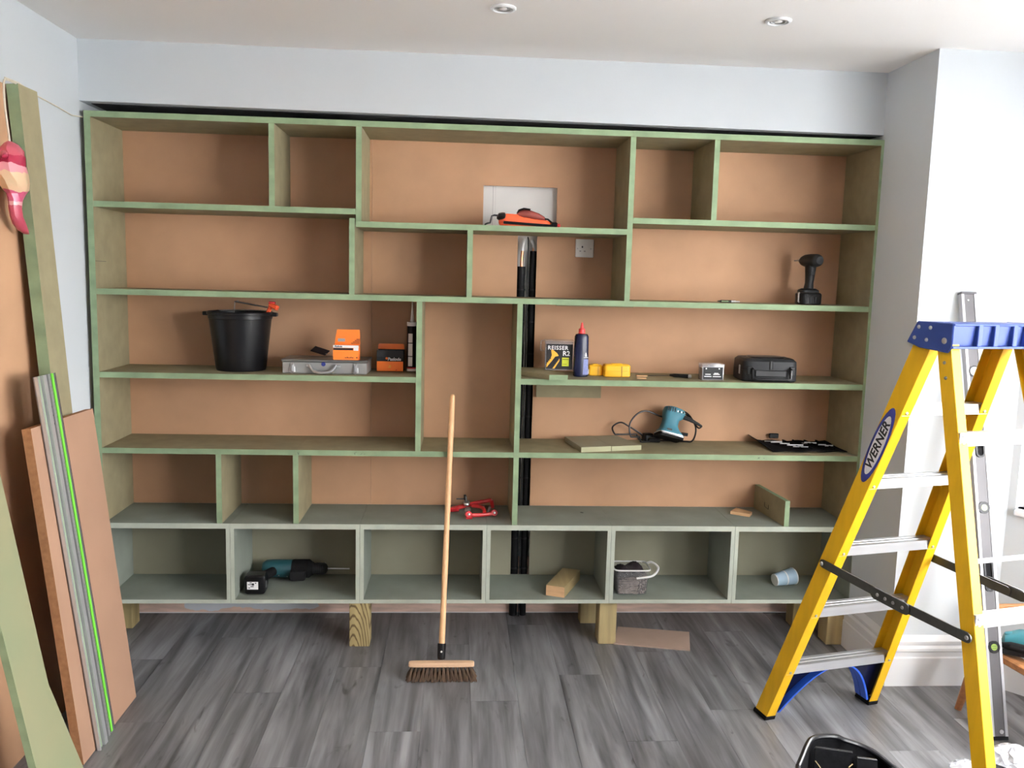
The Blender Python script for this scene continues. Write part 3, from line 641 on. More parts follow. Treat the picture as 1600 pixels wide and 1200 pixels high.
# marking gauge / pen
c = FY(1122, 471, .06); d = FY(1160, 472.5, .06); t = thing('marker_pen', 'small black and silver marker pen lying at the shelf edge left of the driver', 'pen', (c.x, c.y+.012, zB+.0065)); w = (d-c).length
MB().lathe([(0,0), (.0015,.0), (.004,.012), (.0062,.016), (.0062,.062), (.0058,.064)], 12, (0,0,0), (1,0,0)).build('barrel', M['black'], t)
MB().lathe([(.0,.0625), (.0055,.064), (.0055,.085), (.003,.088), (.0028,.104), (0,.105)], 12, (0,0,0), (1,0,0)).build('cap', M['steel'], t)
MB().box(.018,.050,-.0068,-.0058,-.002,.003).build('green_band', M['mdf_edge'], t)

# ================================================================== SHELF C, RIGHT
z = zC+.0015
# green offcut projecting over the shelf edge
a, b = FY(858, 596.5, -.028), FY(887, 596, -.028); l = FZ(815.5, 588, z)
t = MB().prism([(a.x, -.028, z), (b.x, -.028, z), (b.x-.075, .30, z), (a.x-.112, .30, z)], (0,0,.0225), 0)
t = MB(); p_ = [V((a.x,-.028,z)), V((b.x,-.028,z)), V((b.x-.075,.285,z)), V((1.8555,.285,z)), V((1.8555,.11,z))]
n_ = len(p_); q_ = [x+V((0,0,.0225)) for x in p_]
t.add(p_+q_, [tuple(range(n_-1,-1,-1)), tuple(range(n_,2*n_))]+[(i,(i+1)%n_,n_+(i+1)%n_,n_+i) for i in range(n_)], [0,0,1,0,0,0,0])
tag(t.build('board_offcut', FE, smooth=False), 'green MDF offcut poking over the shelf edge in front of the screw box', 'offcut')
# clear screw box with printed front
a = FZ(853, 585, z); b = FZ(896, 586, z); bz = z+.0005
R_ = rotz(.0); w = .130; h = .140
t = thing('screw_box', 'clear plastic screw box with black printed front behind the green offcut', 'box', (FY(852,560,.16).x, .16, bz+.0235), -.05)
m = MB(); th = .002
m.box(0,w,0,th,0,h-.01); m.box(0,w,.075-th,.075,0,h-.01); m.box(0,th,th,.075-th,0,h-.01); m.box(w-th,w,th,.075-th,0,h-.01); m.box(th,w-th,th,.075-th,0,th)
m.build('tub', M['clear'], t)
MB().box(-.003,w+.003,-.003,.078,h-.011,h).build('lid', M['clear'], t, bevel=.002)
MB().box(.003,w-.003,.003,.072,.003,.10).build('screws', M['screws'], t)
MB().tube([(-.003,.04,h-.004), (-.020,.03,h-.006), (-.022,.025,h-.03), (-.020,.024,h-.05), (-.004,.03,h-.055)], .003, 8).build('handle', M['clear'], t)
MB().box(.004,w-.004,-.0012,-.0004,.006,h-.018).build('front_label', M['black_print'], t)
text('lettering', 'REISSER', .0255, M['white_print'], t, (.010,-.0016,.104), R0, .0005, 0, space=1.12)
text('lettering', 'R2', .031, M['white_print'], t, (.080,-.0016,.078), R0, .0006)
MB().prism([(.078,-.0016,.020),(.110,-.0016,.020),(.110,-.0016,.060),(.078,-.0016,.060)], (0,.0005,0)).build('lime_square', M['lime_print'], t)
# printed screw (head and shank) and a second drill-point shank
MB().prism([(.026,-.0016,.094),(.034,-.0016,.096),(.054,-.0016,.080),(.062,-.0016,.068),(.056,-.0016,.066),(.046,-.0016,.064),(.030,-.0016,.042),(.006,-.0016,.012),(.006,-.0016,.030),(.026,-.0016,.058),(.030,-.0016,.070)], (0,.0005,0)).build('printed_screw', M['yellow_print'], t)
for k in range(4): MB().prism([(.004+.006*k,-.0018,.028+.008*k),(.010+.006*k,-.0018,.028+.008*k),(.007+.006*k,-.0018,.034+.008*k)], (0,.0005,0)).build('printed_thread', M['black_print'], t)
MB().prism([(.034,-.0016,.008),(.044,-.0016,.008),(.066,-.0016,.044),(.066,-.0016,.056),(.060,-.0016,.046)], (0,.0005,0)).build('printed_shank', M['yellow_print'], t)
for k in range(4): MB().prism([(.038+.006*k,-.0018,.022+.008*k),(.045+.006*k,-.0018,.020+.008*k),(.042+.006*k,-.0018,.029+.008*k)], (0,.0005,0)).build('printed_thread', M['black_print'], t)
MB().box(.080,.108,-.0018,-.0014,.050,.0525).build('printed_line', M['black_print'], t); MB().box(.080,.100,-.0018,-.0014,.028,.030).build('printed_line', M['black_print'], t)
# blue glue bottle
c = FZ(908, 589, z); t = thing('glue_bottle', 'dark blue glue bottle with red pointed cap right of the screw box', 'bottle', (c.x, c.y+.026, z), .12)
MB().rings([rr(0,0,0,.031,.022,24,3), rr(0,0,.004,.0345,.025,24,3), rr(0,0,.10,.0335,.0245,24,3), rr(0,0,.185,.032,.024,24,3), rr(0,0,.196,.027,.021,24,2.5), rr(0,0,.199,.014,.014,24,2)]).build('body', M['navy'], t)
MB().lathe([(0,.199), (.0165,.199), (.0165,.203), (.015,.204), (.015,.219), (.012,.222), (.008,.223), (.006,.238), (.004,.244), (.004,.249), (0,.250)], 18).build('cap', M['red_cap'], t)
MB().prism([(.004,-.0262,.010),(.029,-.0225,.010),(.029,-.0225,.082),(.006,-.0262,.082)], (0,.0012,0)).build('small_print', M['blueprint'], t)
MB().prism([(.012,-.0262,.094),(.022,-.0248,.094),(.018,-.0252,.112),(.013,-.0260,.112)], (0,.001,0)).build('logo', M['white_print'], t)
MB().prism([(.007,-.0266,.088),(.028,-.0234,.088),(.028,-.0234,.091),(.007,-.0266,.091)], (0,.001,0)).build('logo_line', M['white_print'], t)
# two yellow cases
def ycase(px0, px1, py, lab, h, d):
    a, b = FZ(px0, py, z), FZ(px1, py+.4, z); w = (b-a).length
    t = thing('bit_case', lab, 'case', (a.x, a.y, z), group='yellow bit cases on the shelf')
    MB().rings([rr(w/2,d/2,0,w/2-.004,d/2-.004,24,6), rr(w/2,d/2,.004,w/2,d/2,24,6), rr(w/2,d/2,h*.48,w/2,d/2,24,6)]).build('base', M['yellow_case'], t)
    MB().rings([rr(w/2,d/2,h*.49,w/2,d/2,24,6), rr(w/2,d/2,h-.006,w/2,d/2,24,6), rr(w/2,d/2,h,w/2-.006,d/2-.006,24,6)]).build('lid', M['yellow_case'], t)
    MB().box(w*.64,w*.66,-.0006,.001,.003,h-.006).build('seam', M['black_print'], t)
    MB().obox((w*.5, d*.4, h+.002), (w*.4, d*.4, .005)).build('raised_panel', M['yellow_case'], t, bevel=.002)
    return t
ycase(944, 985, 589, 'yellow plastic bit case, the larger of the two', .057, .07)
y2 = ycase(919.5, 942, 587, 'yellow plastic bit case half hidden behind the blue glue bottle', .050, .06)
MB().box(-.010,.001,-.002,.02,.008,.03).build('white_tag', M['white_plastic'], y2)
# clothes-peg sized wooden shims
for k, (px, py, rz_) in enumerate(((1003, 588.5, .05), (1002, 592, -.1))):
    c = FZ(px, py, z); t = MB().box(-.026+.006*k,.026-.002*k,-.008,.008,0,.006); t = t.build('wooden_shim', M['pine_end'], bevel=.0008)
    t.location = (c.x, c.y+.006, z); t.rotation_euler = (0,0,rz_); tag(t, ['thin pale wooden shim lying behind its pair beside the chisel', 'thin pale wooden shim at the front beside the chisel tip'][k], 'shim', 'wooden shims on the shelf')
# chisel
a = FZ(1014, 587.5, z); b = FZ(1081, 592, z); t = thing('chisel', 'long thin chisel with dark handle lying on the shelf behind the edge', 'chisel', (a.x, a.y+.01, z), math.atan2(b.y-a.y, b.x-a.x)); w = (b-a).length
MB().prism([(0,-.006,.001),(.010,-.006,.001),(w*.52,-.003,.007),(w*.52,.003,.007),(.010,.006,.001),(0,.006,.001)], (0,0,.003)).build('blade', M['darksteel'], t)
MB().lathe([(0,w*.5), (.005,w*.5), (.006,w*.55), (.009,w*.6), (.0085,w*.75), (.0095,w*.93), (0,w*.935)], 14, (0,0,.0097), (1,0,0)).build('handle', M['black'], t)
MB().lathe([(0,w*.93), (.0092,w*.935), (.0092,w*.985), (.006,w), (0,w)], 14, (0,0,.0097), (1,0,0)).build('end_cap', M['steel'], t)
# small clear box with grey front
a, b = FZ(1096.5, 594, z), FZ(1131, 595, z); w = (b-a).length; t = thing('fixings_box', 'small clear box with dark grey printed front left of the black case', 'box', (a.x, a.y, z), 0)
m = MB(); h = .075
m.box(0,w,0,.002,0,h-.008); m.box(0,w,.058,.06,0,h-.008); m.box(0,.002,.002,.058,0,h-.008); m.box(w-.002,w,.002,.058,0,h-.008); m.box(.002,w-.002,.002,.058,0,.002)
m.build('tub', M['clear'], t)
MB().box(.003,w-.003,.003,.057,.003,.055).build('contents', M['screws'], t)
MB().prism([(-.001,-.002,h-.0075),(w*.36,-.002,h-.0075),(w*.43,-.002,h-.012),(w*.57,-.002,h-.012),(w*.64,-.002,h-.0075),(w+.001,-.002,h-.0075),(w+.001,-.002,h),(-.001,-.002,h)], (0,.064,0)).build('lid', M['clear'], t)
MB().box(.004,w-.004,-.0012,-.0003,.004,h-.014).build('front_label', M['grey_print'], t)
MB().box(.005,w-.005,-.0016,-.0008,.005,h-.015).build('dark_panel', M['darkgrey'], t)
for x, z_, l_ in ((.014,.026,.026), (.052,.026,.030), (.010,.016,.034), (.050,.016,.038), (.056,.031,.020)): MB().box(x,x+l_,-.002,-.0014,z_,z_+.0035).build('printed_line', M['white_print'], t)
for x in (.018, w-.022): MB().lathe([(0,0),(.0035,0),(.0035,.0006),(0,.0006)], 10, (x,-.0015,h-.021), (0,-1,0)).build('printed_dot', M['white_print'], t)
# black moulded case with fold handle
a, b = FZ(1160, 596, z), FZ(1246, 598, z); w = (b-a).length; t = thing('drill_case', 'black moulded power tool case with a fold-down handle on the right shelf', 'case', (a.x, a.y, z), -.07); dd = .20; h = .105
MB().rings([rr(w/2,dd/2,0,w/2-.006,dd/2-.006,32,8), rr(w/2,dd/2,.006,w/2,dd/2,32,8), rr(w/2,dd/2,h*.5,w/2,dd/2,32,8)]).build('base', M['darkgrey'], t)
MB().rings([rr(w/2,dd/2,h*.515,w/2,dd/2,32,8), rr(w/2,dd/2,h-.012,w/2-.002,dd/2-.002,32,8), rr(w/2,dd/2,h,w/2-.014,dd/2-.014,32,8)]).build('lid', M['darkgrey'], t)
MB().tube([(.040,-.012,.060),(.040,-.020,.058),(.040,-.020,.018),(.055,-.022,.013),(w-.055,-.022,.013),(w-.040,-.020,.018),(w-.040,-.020,.058),(w-.040,-.012,.060)], .0065, 8).build('handle', M['black'], t)
MB().box(.055,w-.055,-.006,.002,.024,.054).build('recess_plate', M['black'], t, bevel=.003)
for x in (.030, w-.030): MB().box(x-.012,x+.012,-.010,.002,.034,.072).build('latch', M['darkgrey'], t, bevel=.003)
MB().box(w/2-.007,w/2+.007,-.005,.002,.058,.098).build('centre_rib', M['black'], t, bevel=.002)
MB().box(-.004,.002,.05,.066,.030,.072).build('side_latch', M['steel'], t, bevel=.002)
MB().rings([rr(w/2,dd/2,h+.0002,w/2-.045,dd/2-.045,20,6), rr(w/2,dd/2,h+.006,w/2-.05,dd/2-.05,20,6)]).build('raised_panel', M['black'], t)

# ================================================================== SHELF D, RIGHT
z = zD+.0005
# two MDF offcuts lying side by side
c0, c1, c2, c3 = FZ(908, 707, z), FZ(1002, 703, z), FZ(961, 687, z), FZ(882, 689.5, z)
for p in (c0, c1, c2, c3): p.y = min(p.y, DP-.006)
xoff = c1.x+.03
mid0 = c0.lerp(c1, .49); mid1 = c3.lerp(c2, .53)
for k, q_ in enumerate(([c0, mid0, mid1, c3], [mid0+V((.003,0,0)), c1, c2, mid1+V((.003,0,0))])):
    m = MB(); B_ = [V((p.x,p.y,z)) for p in q_]; T_ = [p+V((0,0,.0235-.001*k)) for p in B_]
    m.add(B_+T_, [(3,2,1,0),(4,5,6,7),(0,1,5,4),(1,2,6,5),(2,3,7,6),(3,0,4,7)], [0,0,1,0,0,0])
    tag(m.build('board_offcut', [mat('pale_mdf_offcut_%d' % k, (.33,.30,.21), .75, var=.05, spec=.2), mat('pale_mdf_offcut_edge_%d' % k, (.42,.42,.27), .75, var=.08, spec=.2)], smooth=False), ['flat green MDF offcut, left one of the pair before the sander cord', 'flat green MDF offcut, right one of the pair beside the sander'][k], 'offcut', 'MDF offcuts beside the sander')
# palm sander lying tilted, with its cord
c = FZ(1044, 695, z); c.y = .225; t = thing('palm_sander', 'teal palm sander with a looped black cord lying on its side', 'sander', (c.x, c.y, z)); o_ = V((c.x, c.y, z))
Rs = 1.14*Matrix.Rotation(.24, 3, 'Y') @ Matrix.Rotation(-.32, 3, 'X')
def sp(x, y, zz): return Rs @ V((x, y, zz)) + V((0, -.004, .034))
m = MB()
m.rings([[Rs @ q_ + V((0,-.004,.034)) for q_ in rr(cx_, cy_, zz, a_, b_, 20, p_)] for zz, cx_, cy_, a_, b_, p_ in ((.014,0,0,.050,.042,5), (.022,0,0,.052,.044,4), (.034,-.002,0,.042,.038,3), (.055,-.006,0,.034,.034,2.6), (.078,-.004,0,.034,.034,2.6), (.088,.0,0,.042,.036,3), (.112,.004,0,.048,.037,3), (.128,.0,0,.040,.030,3), (.134,-.004,0,.020,.018,2.4))])
m.build('body', M['teal_light'], t)
m = MB(); m.rings([[Rs @ q_ + V((0,-.004,.034)) for q_ in rr(0,0,zz,a_,b_,20,8)] for zz, a_, b_ in ((-.004,.054,.050), (.010,.055,.051))]); m.build('sanding_pad', M['black_matt'], t)
m = MB(); m.rings([[Rs @ q_ + V((0,-.004,.034)) for q_ in rr(0,0,zz,a_,b_,20,8)] for zz, a_, b_ in ((.0105,.056,.050), (.0145,.056,.050))]); m.build('clamp_plate', M['steel'], t)
MB().tube([sp(-.05,-.052,.012), sp(-.045,-.056,.006), sp(.045,-.056,.006), sp(.05,-.052,.012)], .003, 8).build('paper_clamp', M['steel'], t)
MB().tube([sp(.040,-.012,.10), sp(.070,-.016,.096), sp(.110,-.018,.086), sp(.128,-.018,.080)], [.011,.010,.007,.0055], 10).build('cord_sleeve', M['darkgrey'], t)
MB().obox(sp(.020,-.0365,.113), (.035,.002,.014), Rs).build('name_plate', M['teal'], t)
for k, dx_ in enumerate((-.012, -.004, .004, .012)): MB().obox(sp(.020+dx_,-.0378,.113), (.005,.001,.007), Rs).build('printed_mark', M['white_print'] if k % 2 == 0 else M['darkgrey'], t)
for k in range(4): MB().obox(sp(-.034+.010*k,-.0355,.116), (.004,.003,.018), Rs).build('vent_slot', M['black'], t)
MB().tube([sp(.045,-.02,.026), sp(.072,-.026,.028)], .008, 10).build('dust_spout', M['darkgrey'], t)
MB().obox(sp(-.014,-.042,.028), (.02,.004,.008), Rs).build('vent_slot', M['black'], t)
yc = o_.y+.005
def cp(px, py, dy=0.0): return FY(px, py, yc+dy)
def spline(pts, n=6):
    out = []; pts = [V(p) for p in pts]
    for i in range(len(pts)-1):
        p0, p1, p2, p3 = pts[max(i-1,0)], pts[i], pts[i+1], pts[min(i+2,len(pts)-1)]
        for k in range(n):
            u = k/n; out.append(.5*((2*p1)+(-p0+p2)*u+(2*p0-5*p1+4*p2-p3)*u*u+(-p0+3*p1-3*p2+p3)*u**3))
    return out+[pts[-1]]
zmin = z+.0045
def keep(pts): return [V((p.x, min(p.y, DP-.008), max(p.z, zmin+(.026 if p.x < xoff else 0)))) for p in pts]
cord = [sp(.128,-.018,.080)+o_, cp(1090,668,.03), cp(1076,648,.05), cp(1061,641,.055), cp(1048,648,.06), cp(1034,651,.06), cp(1012,642.5,.05), cp(997,646,.04), cp(985,660,.03), cp(984,676,.02), cp(990,688,.02), cp(1004,692.5,.03), cp(1024,690,.06), cp(1040,676,.07), cp(1044,655,.075), cp(1056,646,.07), cp(1072,648,.06), cp(1085,662,.05), cp(1087,676,.04), cp(1080,690,.045), cp(1060,694,.06), cp(1020,692,.075), cp(1000,677,.07), cp(984,667,.07), cp(971,660,.07), cp(960,664,.07), cp(957,671,.07), cp(966,683,.08), cp(990,690,.09), cp(1012,688,.09)]
MB().tube(keep(spline(cord, 6)), .0042, 8).build('power_cord', M['black'], t, off=o_)
c_ = cp(1012,684,.07); c_.z = z+.022
MB().obox(c_, (.05,.04,.036), rotz(.3)).build('plug', M['black'], t, off=o_, bevel=.006)
c_ = cp(1022,688,.05); c_.z = z+.012; MB().obox(c_, (.06,.03,.022), rotz(-.2)).build('cord_wrap', M['black'], t, off=o_, bevel=.005)
# open tool roll
q_ = [FZ(1208, 706.5, z), FZ(1327, 707, z), FZ(1291, 690, z), FZ(1166, 688.5, z)]
for p in q_: p.x = min(p.x, 3.418); p.y = min(p.y, DP-.006); p.z = z
t = thing('tool_roll', 'black fabric tool roll lying open with silver tools at the shelf right end', 'tool roll', (q_[0].x, q_[0].y, z)); o_ = V((q_[0].x, q_[0].y, z))
m = MB(); NX, NY = 16, 6; G = []
for j in range(NY+1):
    for i in range(NX+1):
        u, v = i/NX, j/NY; p = q_[0].lerp(q_[1], u).lerp(q_[3].lerp(q_[2], u), v)
        lift = .030*max(0, 1-u*4.5)**1.5*v + .004*math.sin(9*u+2*v)**2 + .003*math.sin(17*u)*math.sin(5*v)
        G.append(V((p.x, min(p.y, DP-.004), z+.004+max(lift, 0))))
fs = [(j*(NX+1)+i, j*(NX+1)+i+1, (j+1)*(NX+1)+i+1, (j+1)*(NX+1)+i) for j in range(NY) for i in range(NX)]
n_ = len(G); edge = [i for i in range(NX+1)]+[(j+1)*(NX+1)-1 for j in range(1, NY+1)]+[NY*(NX+1)+i for i in range(NX-1, -1, -1)]+[j*(NX+1) for j in range(NY-1, 0, -1)]
G2 = [p-V((0,0,.0035)) for p in G]
m.add(G+G2, fs+[tuple(n_+i for i in reversed(f)) for f in fs]+[(edge[k], n_+edge[k], n_+edge[(k+1) % len(edge)], edge[(k+1) % len(edge)]) for k in range(len(edge))])
m.build('roll_cloth', M['bag'], t, off=o_)
random.seed(3)
def onroll(u, v, h): 
    p = q_[0].lerp(q_[1], u).lerp(q_[3].lerp(q_[2], u), v); return V((p.x, min(p.y, DP-.01), z+h))
for u, v, l, r in ((.13,.72,.05,.004), (.18,.62,.07,.005), (.22,.70,.06,.004), (.26,.50,.06,.005), (.31,.36,.10,.0065), (.34,.22,.09,.004), (.56,.55,.03,.004), (.62,.62,.035,.005), (.68,.60,.04,.005), (.74,.42,.045,.005), (.80,.32,.05,.006)):
    a = onroll(u, v, .016); MB().tube([a, a+V((l*.75, -.01+random.uniform(-.006,.006), .002))], r*.62, 8).build('hand_tool', M['steel'], t, off=o_)
for u in (.42, .55, .7, .85): 
    a, b = onroll(u, .08, .014), onroll(u, .9, .014); bar(MB(), a, b, .006, .006).build('pocket_seam', M['bag'], t, off=o_)
bar(MB(), onroll(.25,.92,.034), onroll(.37,.92,.034), .024, .012).build('buckle', M['black'], t, off=o_, bevel=.003)

# ================================================================== ROW E
z = zE
# two red clamps lying crossed
c = FZ(735, 812, z); t = thing('corner_clamp', 'red enamelled mitre clamp with T-bar screw lying in front of its pair', 'clamp', (c.x, c.y, z), group='red mitre clamps'); o_ = V((c.x, c.y, z))
def ep(px, py, y, zz=None):
    p = FY(px, py, y)
    if zz is not None: p.z = zz
    return p
y0 = c.y+.02
m = MB(); m.tube(spline([ep(734,806,y0,z+.016), ep(748,805,y0+.01,z+.014), ep(760,803,y0+.02,z+.014), ep(771,803,y0+.03,z+.016)], 5), .009, 8); m.build('frame_bar', M['red'], t, off=o_)
m = MB(); m.tube(spline([ep(757,804,y0+.02,z+.018), ep(756,796,y0+.05,z+.03), ep(750,791,y0+.08,z+.034), ep(738,788,y0+.11,z+.03)], 5), .009, 8); m.build('frame_arm', M['red'], t, off=o_)
for px, py, yy, zz in ((732,805,y0,.020), (772,804,y0+.03,.020)):
    p = ep(px, py, yy, z+zz); MB().lathe([(0,-.010),(.014,-.010),(.016,-.006),(.016,.006),(.014,.010),(0,.010)], 20, p, (.15,-1,.25)).build('jaw_wheel', M['red'], t, off=o_)
    MB().lathe([(0,.010),(.006,.010),(.005,.014),(0,.0145)], 12, p, (.15,-1,.25)).build('bolt', M['steel'], t, off=o_)
p = ep(731,797,y0+.03,z+.034); MB().lathe([(0,-.008),(.014,-.006),(.014,.004),(.008,.008),(0,.008)], 16, p, (0,-.4,1)).build('screw_pad', M['steel'], t, off=o_)
p = ep(764,797,y0+.045,z+.03); MB().lathe([(0,-.015),(.006,-.015),(.006,.015),(0,.015)], 12, p, (.3,-.2,1)).build('screw_thread', M['steel'], t, off=o_)
MB().obox(V((ep(733,806,y0).x, y0-.004, z+.0045)), (.03,.022,.007), rotz(.1)).build('foot', M['red'], t, off=o_, bevel=.002)
t = thing('corner_clamp', 'red enamelled mitre clamp lying at the back with its T-bar handle up', 'clamp', (c.x, c.y+.14, z), group='red mitre clamps'); o_ = V((c.x, c.y+.14, z)); y1 = c.y+.17
m = MB(); m.tube(spline([ep(706,795,y1-.03,z+.012), ep(717,793,y1-.01,z+.014), ep(732,788,y1,z+.024), ep(744,784,y1,z+.034), ep(768,780.5,y1+.0,z+.048)], 5), [.010]*21, 8); m.build('frame_bar', M['red'], t, off=o_)
m = MB(); m.tube([ep(768,780.5,y1,z+.048), V((ep(768,780,y1).x+.006, y1, z+.010))], .009, 8); m.build('frame_arm', M['red'], t, off=o_)
p = ep(729,786,y1-.03); MB().lathe([(0,-.010),(.012,-.010),(.016,-.004),(.016,.004),(.012,.008),(0,.009)], 16, p, (.1,-.6,1)).build('screw_pad', M['steel'], t, off=o_)
MB().tube([p, p+V((-.006,-.002,.035))], .006, 10).build('screw_thread', M['darksteel'], t, off=o_)
MB().tube([ep(713,779.5,y1-.03), ep(727,779.5,y1-.03)], .0035, 8).build('tommy_bar', M['darksteel'], t, off=o_)
MB().tube([ep(726.5,781,y1-.03), ep(726.5,773,y1-.03)], .0055, 8).build('screw_head', M['black'], t, off=o_)
m = MB(); m.obox(ep(709,795.5,y1-.035,z+.011), (.05,.024,.020), rotz(.3)); m.build('jaw', M['red'], t, off=o_, bevel=.004)

# upright MDF offcut and flat one beside it
a = FZ(1228, 825, z); b = FZ(1236, 825, z); c = FZ(1176, 794.5, z)
h = FY(1230, 783.5, .0).z - z
p0 = V((a.x, .004, z)); p1 = V((a.x+.0225, .004, z)); p3 = V((c.x+.01, DP-.012, z)); p2 = p3+V((.0225,0,0))
m = MB(); B_ = [p0,p1,p2,p3]; T_ = [p+V((0,0,h)) for p in B_]
m.add(B_+T_, [(3,2,1,0),(4,5,6,7),(0,1,5,4),(1,2,6,5),(2,3,7,6),(3,0,4,7)], [0,1,1,0,0,0])
t = thing('upright_offcut', 'green MDF offcut standing on edge across the shelf right of the screw tub', 'offcut', p0)
m.build('board', FE, t, off=p0, smooth=False)
d = (p3-p0).normalized(); ms = MB()
for aa, bb in ((((.205,.062)),(.205,.040)), ((.205,.040),(.165,.036)), ((.165,.036),(.165,.058))): MB().tube([p0+d*aa[0]+V((-.0006,0,aa[1])), p0+d*bb[0]+V((-.0006,0,bb[1]))], .0012, 4).build('pencil_mark', M['black_print'], t, off=p0)
a, b, c, d_ = FZ(1171, 808, z), FZ(1175, 804, z), FZ(1150, 797.5, z), FZ(1141, 803, z)
m = MB(); B_ = [a, b, c, d_]; m.loft(B_, [p+V((0,0,.014)) for p in B_]); tag(m.build('wood_offcut', M['pine_end'], smooth=False), 'small flat pink-tan wood offcut lying left of the upright board', 'offcut')
# dark speck screw on the shelf
p = FZ(909, 801.5, z); tag(MB().tube([p+V((-.006,.004,.0022)), p+V((.007,-.003,.0022))], .002, 6).build('wood_screw', M['darksteel']), 'tiny dark screw lying on the shelf top right of the slot', 'screw')

# ================================================================== BASE CABINETS' CONTENTS
z = zb0+.0186
# combi drill lying on its side
c = FZ(400, 930, z); t = thing('combi_drill', 'teal and black cordless drill with a long bit lying in the base cabinet', 'drill', (c.x, c.y, z)); o_ = V((c.x, c.y, z))
bx0, bx1 = FZ(381, 930, z).x - c.x, FZ(414, 930, z).x - c.x
m = MB(); m.rings([[V((p.z*0+p.x, .0+yy, p.y)) for p in rr((bx0+bx1)/2, .046, 0, (bx1-bx0)/2-i_, .045-i_, 24, 6)] for yy, i_ in ((.004,.006), (.009,.0), (.065,.0), (.075,.006))]); m.build('battery', M['black'], t)
m = MB(); m.rings([[V((p.x, .0+yy, p.y)) for p in rr((bx0+bx1)/2+.004, .046, 0, (bx1-bx0)/2-.008, .040, 24, 5)] for yy in (.076,.090)]); m.build('battery_mount', M['darkgrey'], t)
MB().box(bx0+.014, bx0+.064, .0028, .0036, .026, .062).build('battery_label', M['white_print'], t)
for q_ in ((bx0+.026,.056,.010,.003), (bx0+.018,.048,.018,.003), (bx0+.030,.038,.014,.0035), (bx0+.036,.045,.010,.010), (bx0+.050,.054,.006,.004), (bx0+.020,.032,.008,.003)):
    MB().box(q_[0], q_[0]+q_[2], .002, .0027, q_[1], q_[1]+q_[3]).build('printed_mark', M['black_print'], t)
MB().box(bx1-.001, bx1+.003, .02, .03, .03, .06).build('release_catch', M['steel'], t)
ax_z = .055; ay = .205
MB().tube([(bx1-.055,.085,.045), (bx1-.030,.12,.048), (bx1-.005,.16,.052), (bx1+.01,.20,.055)], [.026,.023,.022,.026], 14).build('handle', M['black_matt'], t)
e0 = FY(410, 890, c.y+ay).x-c.x; e1 = FY(450, 890, c.y+ay).x-c.x; e2 = FY(490, 890, c.y+ay).x-c.x; e3 = FY(512, 890, c.y+ay).x-c.x; e4 = min(FY(546, 890, c.y+ay).x-c.x, bx[2]-.022-c.x)
MB().lathe([(0,e0),(.030,e0+.004),(.041,e0+.02),(.043,e0+.05),(.043,e1+.02),(.038,e1+.03),(0,e1+.03)], 24, (0,ay,ax_z), (1,0,0)).build('motor_housing', M['teal_dark'], t)
MB().lathe([(0,e1+.02),(.042,e1+.02),(.044,e1+.03),(.044,e2-.02),(.034,e2-.008),(.030,e2),(0,e2)], 24, (0,ay,ax_z), (1,0,0)).build('gear_housing', M['black_matt'], t)
MB().obox(((e1+e2)/2-.005, ay-.05, .042), (.075,.06,.05), rotz(.1)).build('trigger_guard', M['black_matt'], t, bevel=.012, seg=2)
MB().lathe([(0,e2),(.026,e2),(.026,e2+.012),(.028,e2+.014),(.028,e3-.016),(.022,e3-.006),(.012,e3),(0,e3)], 20, (0,ay,ax_z), (1,0,0)).build('chuck', M['darkgrey'], t)
for k in range(4): MB().lathe([(.0275,e2+.018+.010*k),(.0292,e2+.019+.010*k),(.0292,e2+.023+.010*k),(.0275,e2+.024+.010*k)], 20, (0,ay,ax_z), (1,0,0)).build('chuck_ring', M['black'], t)
P = []; 
MB().tube([(e3-.01,ay,ax_z),(e4,ay,ax_z-.001)], .0035, 8).build('drill_bit', M['steel'], t)
for x, zz in ((e1-.035,.035),(e1+.005,.03)): MB().lathe([(0,0),(.003,0),(.002,.001),(0,.001)], 8, (x, ay-.044, zz), (0,-1,0)).build('screw', M['steel'], t)

# block of sawn wood
a, b = FZ(853, 930, z), FZ(881, 934, z); c2 = FZ(906, 905, z)
t = thing('wood_block', 'short sawn softwood block lying at an angle in the base cabinet right of the pipes', 'wood block', a); dirx = (b-a).normalized(); diry = V((-dirx.y, dirx.x, 0)); ln = .175; w = (b-a).length*1.02
sh = (c2-b); sh.z = 0
m = MB(); B_ = [V((0,0,.0)), dirx*w, dirx*w+sh*.97, sh*.97]; T_ = [p+V((0,0,.050)) for p in B_]
m.add(B_+T_, [(3,2,1,0),(4,5,6,7),(0,1,5,4),(1,2,6,5),(2,3,7,6),(3,0,4,7)], [0,0,1,0,0,0]); m.build('block', [M['pine'], M['pine_end']], t, smooth=False)

# tub of screws
a, b = FZ(961, 931.5, z), FZ(1015, 932, z); w = (b-a).length; d = .125; h = .125
t = thing('screw_tub', 'clear square tub full of screws with white handle and dark cloth on top', 'tub', (max(a.x, bx[4]+.022), a.y+.004, z)); x0 = 0
m = MB()
def sq(zz, g, i_=0): return rr(w/2, d/2, zz, w/2+g-i_, d/2+g-i_, 28, 7)
m.rings([sq(0,-.012), sq(.003,-.009), sq(h*.78,0), sq(h*.78,.004), sq(h*.84,.004), sq(h*.84,.001), sq(h,.002)], caps=False); m.build('tub', M['clear'], t)
m = MB(); m.rings([sq(h-.004,.003), sq(h-.004,.0065), sq(h+.002,.0065), sq(h+.002,.003)], caps=False); m.build('rim', M['white_plastic'], t)
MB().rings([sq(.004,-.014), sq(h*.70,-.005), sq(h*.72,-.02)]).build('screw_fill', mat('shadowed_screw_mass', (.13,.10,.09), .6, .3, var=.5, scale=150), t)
random.seed(5); m = MB()
